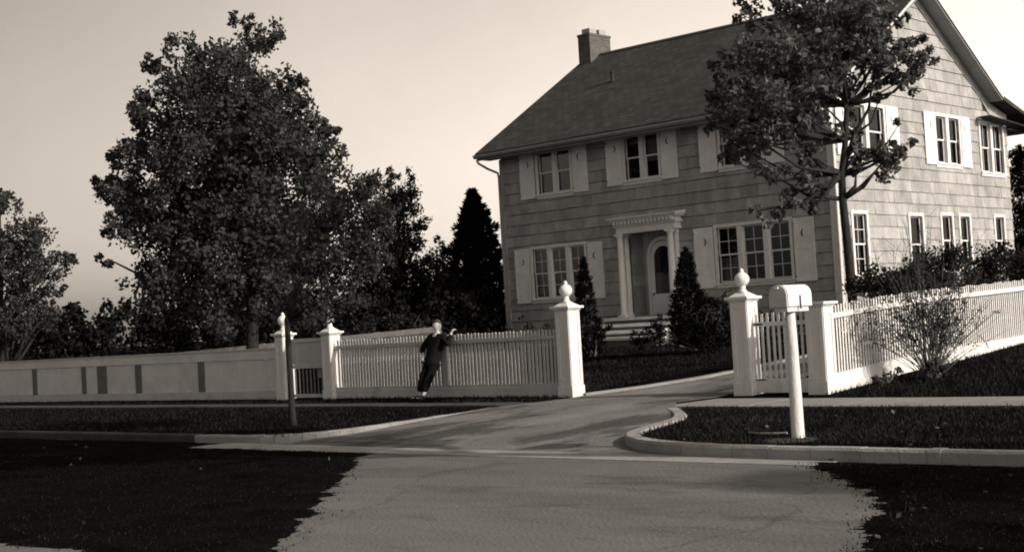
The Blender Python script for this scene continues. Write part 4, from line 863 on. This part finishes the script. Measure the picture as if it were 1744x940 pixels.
# the vase-shaped shrub outside the right fence, mostly bare stems
vb = P(-10.55, 21.25, .24); vs_o = thing('vase_shrub', 'bare-stemmed vase-shaped shrub fanning out before the white fence', 'shrub', vb)
r_ = random.Random(77); sm = MB(); tips = []
for i in range(110):
    a = r_.gauss(.06, .55); dpt = r_.uniform(-.35, .35); Ls = r_.uniform(1.0, 2.15)
    a = max(-1.0, min(1.0, a)); ex, ey, ez = math.sin(a)*Ls, dpt*Ls*.6, math.cos(a)*Ls
    p0 = Vector((r_.uniform(-.12, .12), r_.uniform(-.08, .08), -.03)); pts = [p0]
    for k in range(1, 5):
        f = k/4; pts.append(p0+Vector((ex*f**1.2+r_.uniform(-.03, .03), ey*f+r_.uniform(-.03, .03), ez*f**.92)))
    sm.tube(pts, [.009, .007, .006, .004, .002], 4); tips += [(pts[k], k) for k in (2, 3, 4)]
    for _ in range(3):
        k = r_.choice((2, 3)); q = pts[k]; e = q+Vector((r_.uniform(-.18, .18), r_.uniform(-.15, .15), r_.uniform(.12, .35))); sm.tube([q, (q+e)/2+Vector((.01, .01, 0)), e], [.005, .004, .002], 3); tips.append((e, 4))
sm.build('stem', M['bark2'], vs_o)
lb = [(p.x, p.y, p.z, r_.uniform(.05, .1)) for p, k in tips if (p.x < .55 and p.z > .55 and r_.random() < .62) or r_.random() < .05]
npmesh('foliage', leaf_cloud([(a, b, c, d*1.5) for a, b, c, d in lb], 300, .038, 78, clump=.3, shell=.0), 4, M['shrub'], vs_o)
bush('weed_tuft', 'low dark tuft at the base of the white fence left of the shrub', 'shrub', [(5.9, 22.6, .35, .16), (6.05, 22.7, .4, .15), (5.75, 22.6, .3, .12)], .2, 'shrub', 1800, .06, 79, clump=.08, ymax=.1)
bush('weed_tuft', 'dark clump of leaves round the base of the vase-shaped shrub', 'shrub', [(vb.x-.1, vb.y-.15, .32, .2), (vb.x+.12, vb.y-.1, .32, .2), (vb.x, vb.y-.2, .38, .18)], .22, 'bush', 1800, .07, 80, clump=.1, ymax=.1)
# bare saplings against the sunlit gable
for i, (x, y, h_, lab) in enumerate(((9.55, 32.6, 3.1, 'bare twiggy sapling against the sunlit gable wall'), (8.3, 31.2, 2.3, 'small bare sapling beside the first gable window'))):
    o = thing('sapling', lab, 'sapling', (x, y, .75), 0, 'bare saplings by the gable'); mb = MB(); r_ = random.Random(90+i)
    for k in range(13):
        a = r_.gauss(0, .3); b = r_.gauss(0, .25); l_ = h_*r_.uniform(.6, 1); e = Vector((math.sin(a)*l_, math.sin(b)*l_, math.cos(a)*l_)); m_ = e*.5+Vector((r_.uniform(-.08, .08), 0, .05))
        mb.tube([(0, 0, -.05), m_, e], [.014, .009, .003], 4)
        for _ in range(4):
            q = m_.lerp(e, r_.random()); w_ = q+Vector((r_.uniform(-.3, .3), r_.uniform(-.2, .2), r_.uniform(.15, .4))); mb.tube([q, w_], [.005, .002], 3)
    mb.build('stem', M['bark2'], o)
# woods and hedges far behind
def mass(name, label, lobes, mt, n_per, size, seed, **k):
    return structure(npmesh(name, leaf_cloud(lobes, n_per, size, seed, **k), 4, M[mt]), label, 'woods', 'stuff')
r_ = random.Random(5); lob = []
for i in range(46):
    x = -27+i*.62; y = 52+r_.uniform(-2, 3); top = 2.7+.5*math.sin(i*.7)+r_.uniform(-.3, .35)+(.5 if -14 < x < -10 else 0)
    for z in (top-.5, top-1.3, top-2.0): lob.append((x+r_.uniform(-.3, .3), y+r_.uniform(-.5, .5), z, r_.uniform(.6, .95)))
mass('woods', 'dark distant line of shrubs and woods beyond the left fence', lob, 'hedge', 300, .24, 61, clump=.4)
lob = []
for i in range(16): lob += [(-5.2+i*.26, 45.5+r_.uniform(-.5, .8), 2.6+r_.uniform(-.4, .5)-.02*i, .75)]
for i in range(26): 
    x = -8.6+i*.3; y = 41.5+r_.uniform(-1, 1.5); lob += [(x, y, 1.5+r_.uniform(-.2, .3), .7), (x, y, 1.0, .6), (x+.2, y+1.5, 2.1+r_.uniform(-.3, .3), .65)]
mass('undergrowth', 'black undergrowth below the evergreens left of the house', lob, 'hedge', 330, .17, 62, clump=.3)
bush('yard_bush', 'grey-leaved loose bush behind the picket fence left of the person', 'bush', [(-3.9, 37.6, 1.7, .42), (-3.2, 37.4, 1.75, .45), (-2.6, 37.3, 1.6, .4), (-4.5, 37.9, 1.55, .4), (-2.1, 37.1, 1.45, .32)], .75, 'bush', 420, .1, 63, clump=.2, shell=.1)
r_ = random.Random(8); lob = []
for i in range(60):
    a = R(-70+140*i/59); d_ = 150+r_.uniform(-15, 15); x, y = math.sin(a)*d_, math.cos(a)*d_
    if abs(a) > R(60): continue
    lob += [(x, y, 3.2+r_.uniform(-1, 1.2), 3.2), (x+2, y, 1.5, 3)]
mass('far_woods', 'far dark tree line on the horizon', lob, 'hedge', 60, .7, 64, clump=1.2)

# ------------------------------------------------------------------ the person leaning on the fence
def skin_mesh(joints, edges, root=0, sub=2):
    me = bpy.data.meshes.new('tmp'); me.from_pydata([j[:3] for j in joints], edges, []); o = bpy.data.objects.new('tmp', me); COL.objects.link(o)
    o.modifiers.new('s', 'SKIN'); d = me.skin_vertices[0].data
    for i, j in enumerate(joints): d[i].radius = (j[3], j[4] if len(j) > 4 else j[3]); d[i].use_root = (i == root)
    sb = o.modifiers.new('b', 'SUBSURF'); sb.levels = sub; sb.render_levels = sub
    dg = bpy.context.evaluated_depsgraph_get(); dg.update(); m2 = bpy.data.meshes.new_from_object(o.evaluated_get(dg))
    vs_ = [tuple(v.co) for v in m2.vertices]; fs_ = [tuple(p.vertices) for p in m2.polygons]
    bpy.data.objects.remove(o); bpy.data.meshes.remove(me); bpy.data.meshes.remove(m2); return vs_, fs_
person = thing('person', 'person in a dark coat and dark trousers leaning back against the picket fence', 'person', P(-20.12, 18.92, .13), TH)
person.rotation_euler = (R(-5), 0, TH)
body = MB()
body.add(*skin_mesh([(0, .33, .82, .13, .10), (0, .39, 1.0, .12, .09), (0, .43, 1.2, .14, .095), (0, .45, 1.33, .05), (0, .45, 1.41, .052),
    (-.17, .43, 1.27, .055), (-.36, .38, 1.05, .042), (-.2, .26, .90, .03), (.17, .45, 1.27, .055), (.37, .38, 1.09, .042), (.31, .54, 1.36, .03),
    (-.09, .31, .78, .085), (-.085, .15, .44, .058), (-.06, .05, .1, .038), (-.065, -.02, .05, .035), (-.07, -.13, .035, .03), (.09, .31, .78, .085), (.06, .16, .44, .058), (.045, .04, .1, .038), (.055, -.03, .05, .035), (.065, -.14, .035, .03)],
    [(0, 1), (1, 2), (2, 3), (3, 4), (2, 5), (5, 6), (6, 7), (2, 8), (8, 9), (9, 10), (0, 11), (11, 12), (12, 13), (13, 14), (14, 15), (0, 16), (16, 17), (17, 18), (18, 19), (19, 20)]))
# head with brow, nose, chin and ears
hc = Vector((0, .435, 1.50)); hv = []; hf = []; nu_, nv_ = 20, 14
for j in range(nv_+1):
    ph = math.pi*j/nv_
    for i in range(nu_):
        th = 2*math.pi*i/nu_; x, y, z = math.sin(ph)*math.cos(th)*.075, math.sin(ph)*math.sin(th)*.095, math.cos(ph)*.115
        if z < 0: x *= 1+.9*z/.3; y = y*(1+.5*z/.3)-(.012 if y < 0 else -.01)*(-z/.115)
        fx = abs(x)
        if y < -.05 and fx < .016 and -.035 < z < .02: y -= .022*(1-(z+.035)/.06)     # nose
        if y < -.05 and .018 < fx < .042 and .0 < z < .03: y += .009                     # eye sockets
        if y < -.05 and fx < .028 and -.065 < z < -.045: y += .005                       # mouth
        hv.append((hc.x+x, hc.y+y, hc.z+z))
for j in range(nv_):
    for i in range(nu_): hf.append((j*nu_+i, j*nu_+(i+1) % nu_, (j+1)*nu_+(i+1) % nu_, (j+1)*nu_+i))
body.add(hv, hf)
for s_ in (-1, 1): body.lathe([(.004, hc.z-.03), (.014, hc.z-.015), (.017, hc.z+.01), (.008, hc.z+.03)], hc.x+s_*.077, hc.y+.005, 8)
def hand(w, d, side, palm):
    """wrist w, direction d, thumb side, palm normal: palm and five bent fingers"""
    d = d.normalized(); side = (side-d*side.dot(d)).normalized(); palm = d.cross(side)*palm
    body.add(*skin_mesh([(*w, .024, .018), (*(w+d*.04), .03, .016), (*(w+d*.08), .034, .014)], [(0, 1), (1, 2)], 0, 1))
    for k, l_ in enumerate((.062, .072, .068, .052)):
        b = w+d*.075+side*(.026-.0175*k); m1 = b+d*l_*.45+palm*.008; m2 = m1+d*l_*.25+palm*.02; m3 = m2+d*l_*.12+palm*.022
        body.add(*skin_mesh([(*b, .009), (*m1, .0085), (*m2, .008), (*m3, .007)], [(0, 1), (1, 2), (2, 3)], 0, 1))
    b = w+d*.03+side*.024; m1 = b+d*.025+side*.022+palm*.01; m2 = m1+d*.028+side*.004+palm*.012
    body.add(*skin_mesh([(*b, .011), (*m1, .01), (*m2, .008)], [(0, 1), (1, 2)], 0, 1))
hand(Vector((-.2, .26, .9)), Vector((.5, -.35, -.55)), Vector((.3, -.6, .7)), 1)
hand(Vector((.31, .54, 1.36)), Vector((-.05, .5, .42)), Vector((-1, 0, .2)), -1)
bo = body.build('body', M['skin'], person, smooth=True)
def cloth(name, m, J, E_, sub=2):
    c = MB(); c.add(*skin_mesh(J, E_, 0, sub)); c.build(name, M[m], person, smooth=True)
cloth('coat', 'coat', [(0, .25, .58, .185, .15), (0, .31, .76, .19, .15), (0, .37, .95, .175, .13), (0, .43, 1.2, .19, .135), (0, .45, 1.325, .075),
    (-.17, .43, 1.26, .082), (-.36, .38, 1.05, .068), (-.23, .28, .92, .05), (.17, .45, 1.26, .082), (.37, .38, 1.09, .068), (.32, .51, 1.31, .05)],
    [(0, 1), (1, 2), (2, 3), (3, 4), (3, 5), (5, 6), (6, 7), (3, 8), (8, 9), (9, 10)])
cloth('trousers', 'trouser', [(0, .32, .80, .15, .12), (-.085, .3, .70, .105), (-.085, .15, .44, .092), (-.065, .05, .16, .08), (.085, .3, .70, .105), (.06, .16, .44, .092), (.05, .04, .16, .08)], [(0, 1), (1, 2), (2, 3), (0, 4), (4, 5), (5, 6)])
for s_, x in ((-1, -.062), (1, .05)):
    cloth('shoe', 'shoe', [(x, .06, .065, .056, .062), (x+s_*.005, -.03, .06, .054, .056), (x+s_*.012, -.15, .05, .052, .046), (x+s_*.016, -.21, .045, .04, .036)], [(0, 1), (1, 2), (2, 3)])
hr = MB(); pts = []
for j in range(7):
    ph = R(4+78*j/6)
    for i in range(18):
        th = 2*math.pi*i/18; q = 1.08; x, y, z = math.sin(ph)*math.cos(th)*.075*q, math.sin(ph)*math.sin(th)*.097*q, math.cos(ph)*.117*q
        if y < -.03: z = max(z, .055+.02*(j < 5))
        pts.append((hc.x+x, hc.y+y+.008, hc.z+z))
hr.add(pts, [(j*18+i, j*18+(i+1) % 18, (j+1)*18+(i+1) % 18, (j+1)*18+i) for j in range(6) for i in range(18)]); hr.build('hair', M['hair'], person, smooth=True)
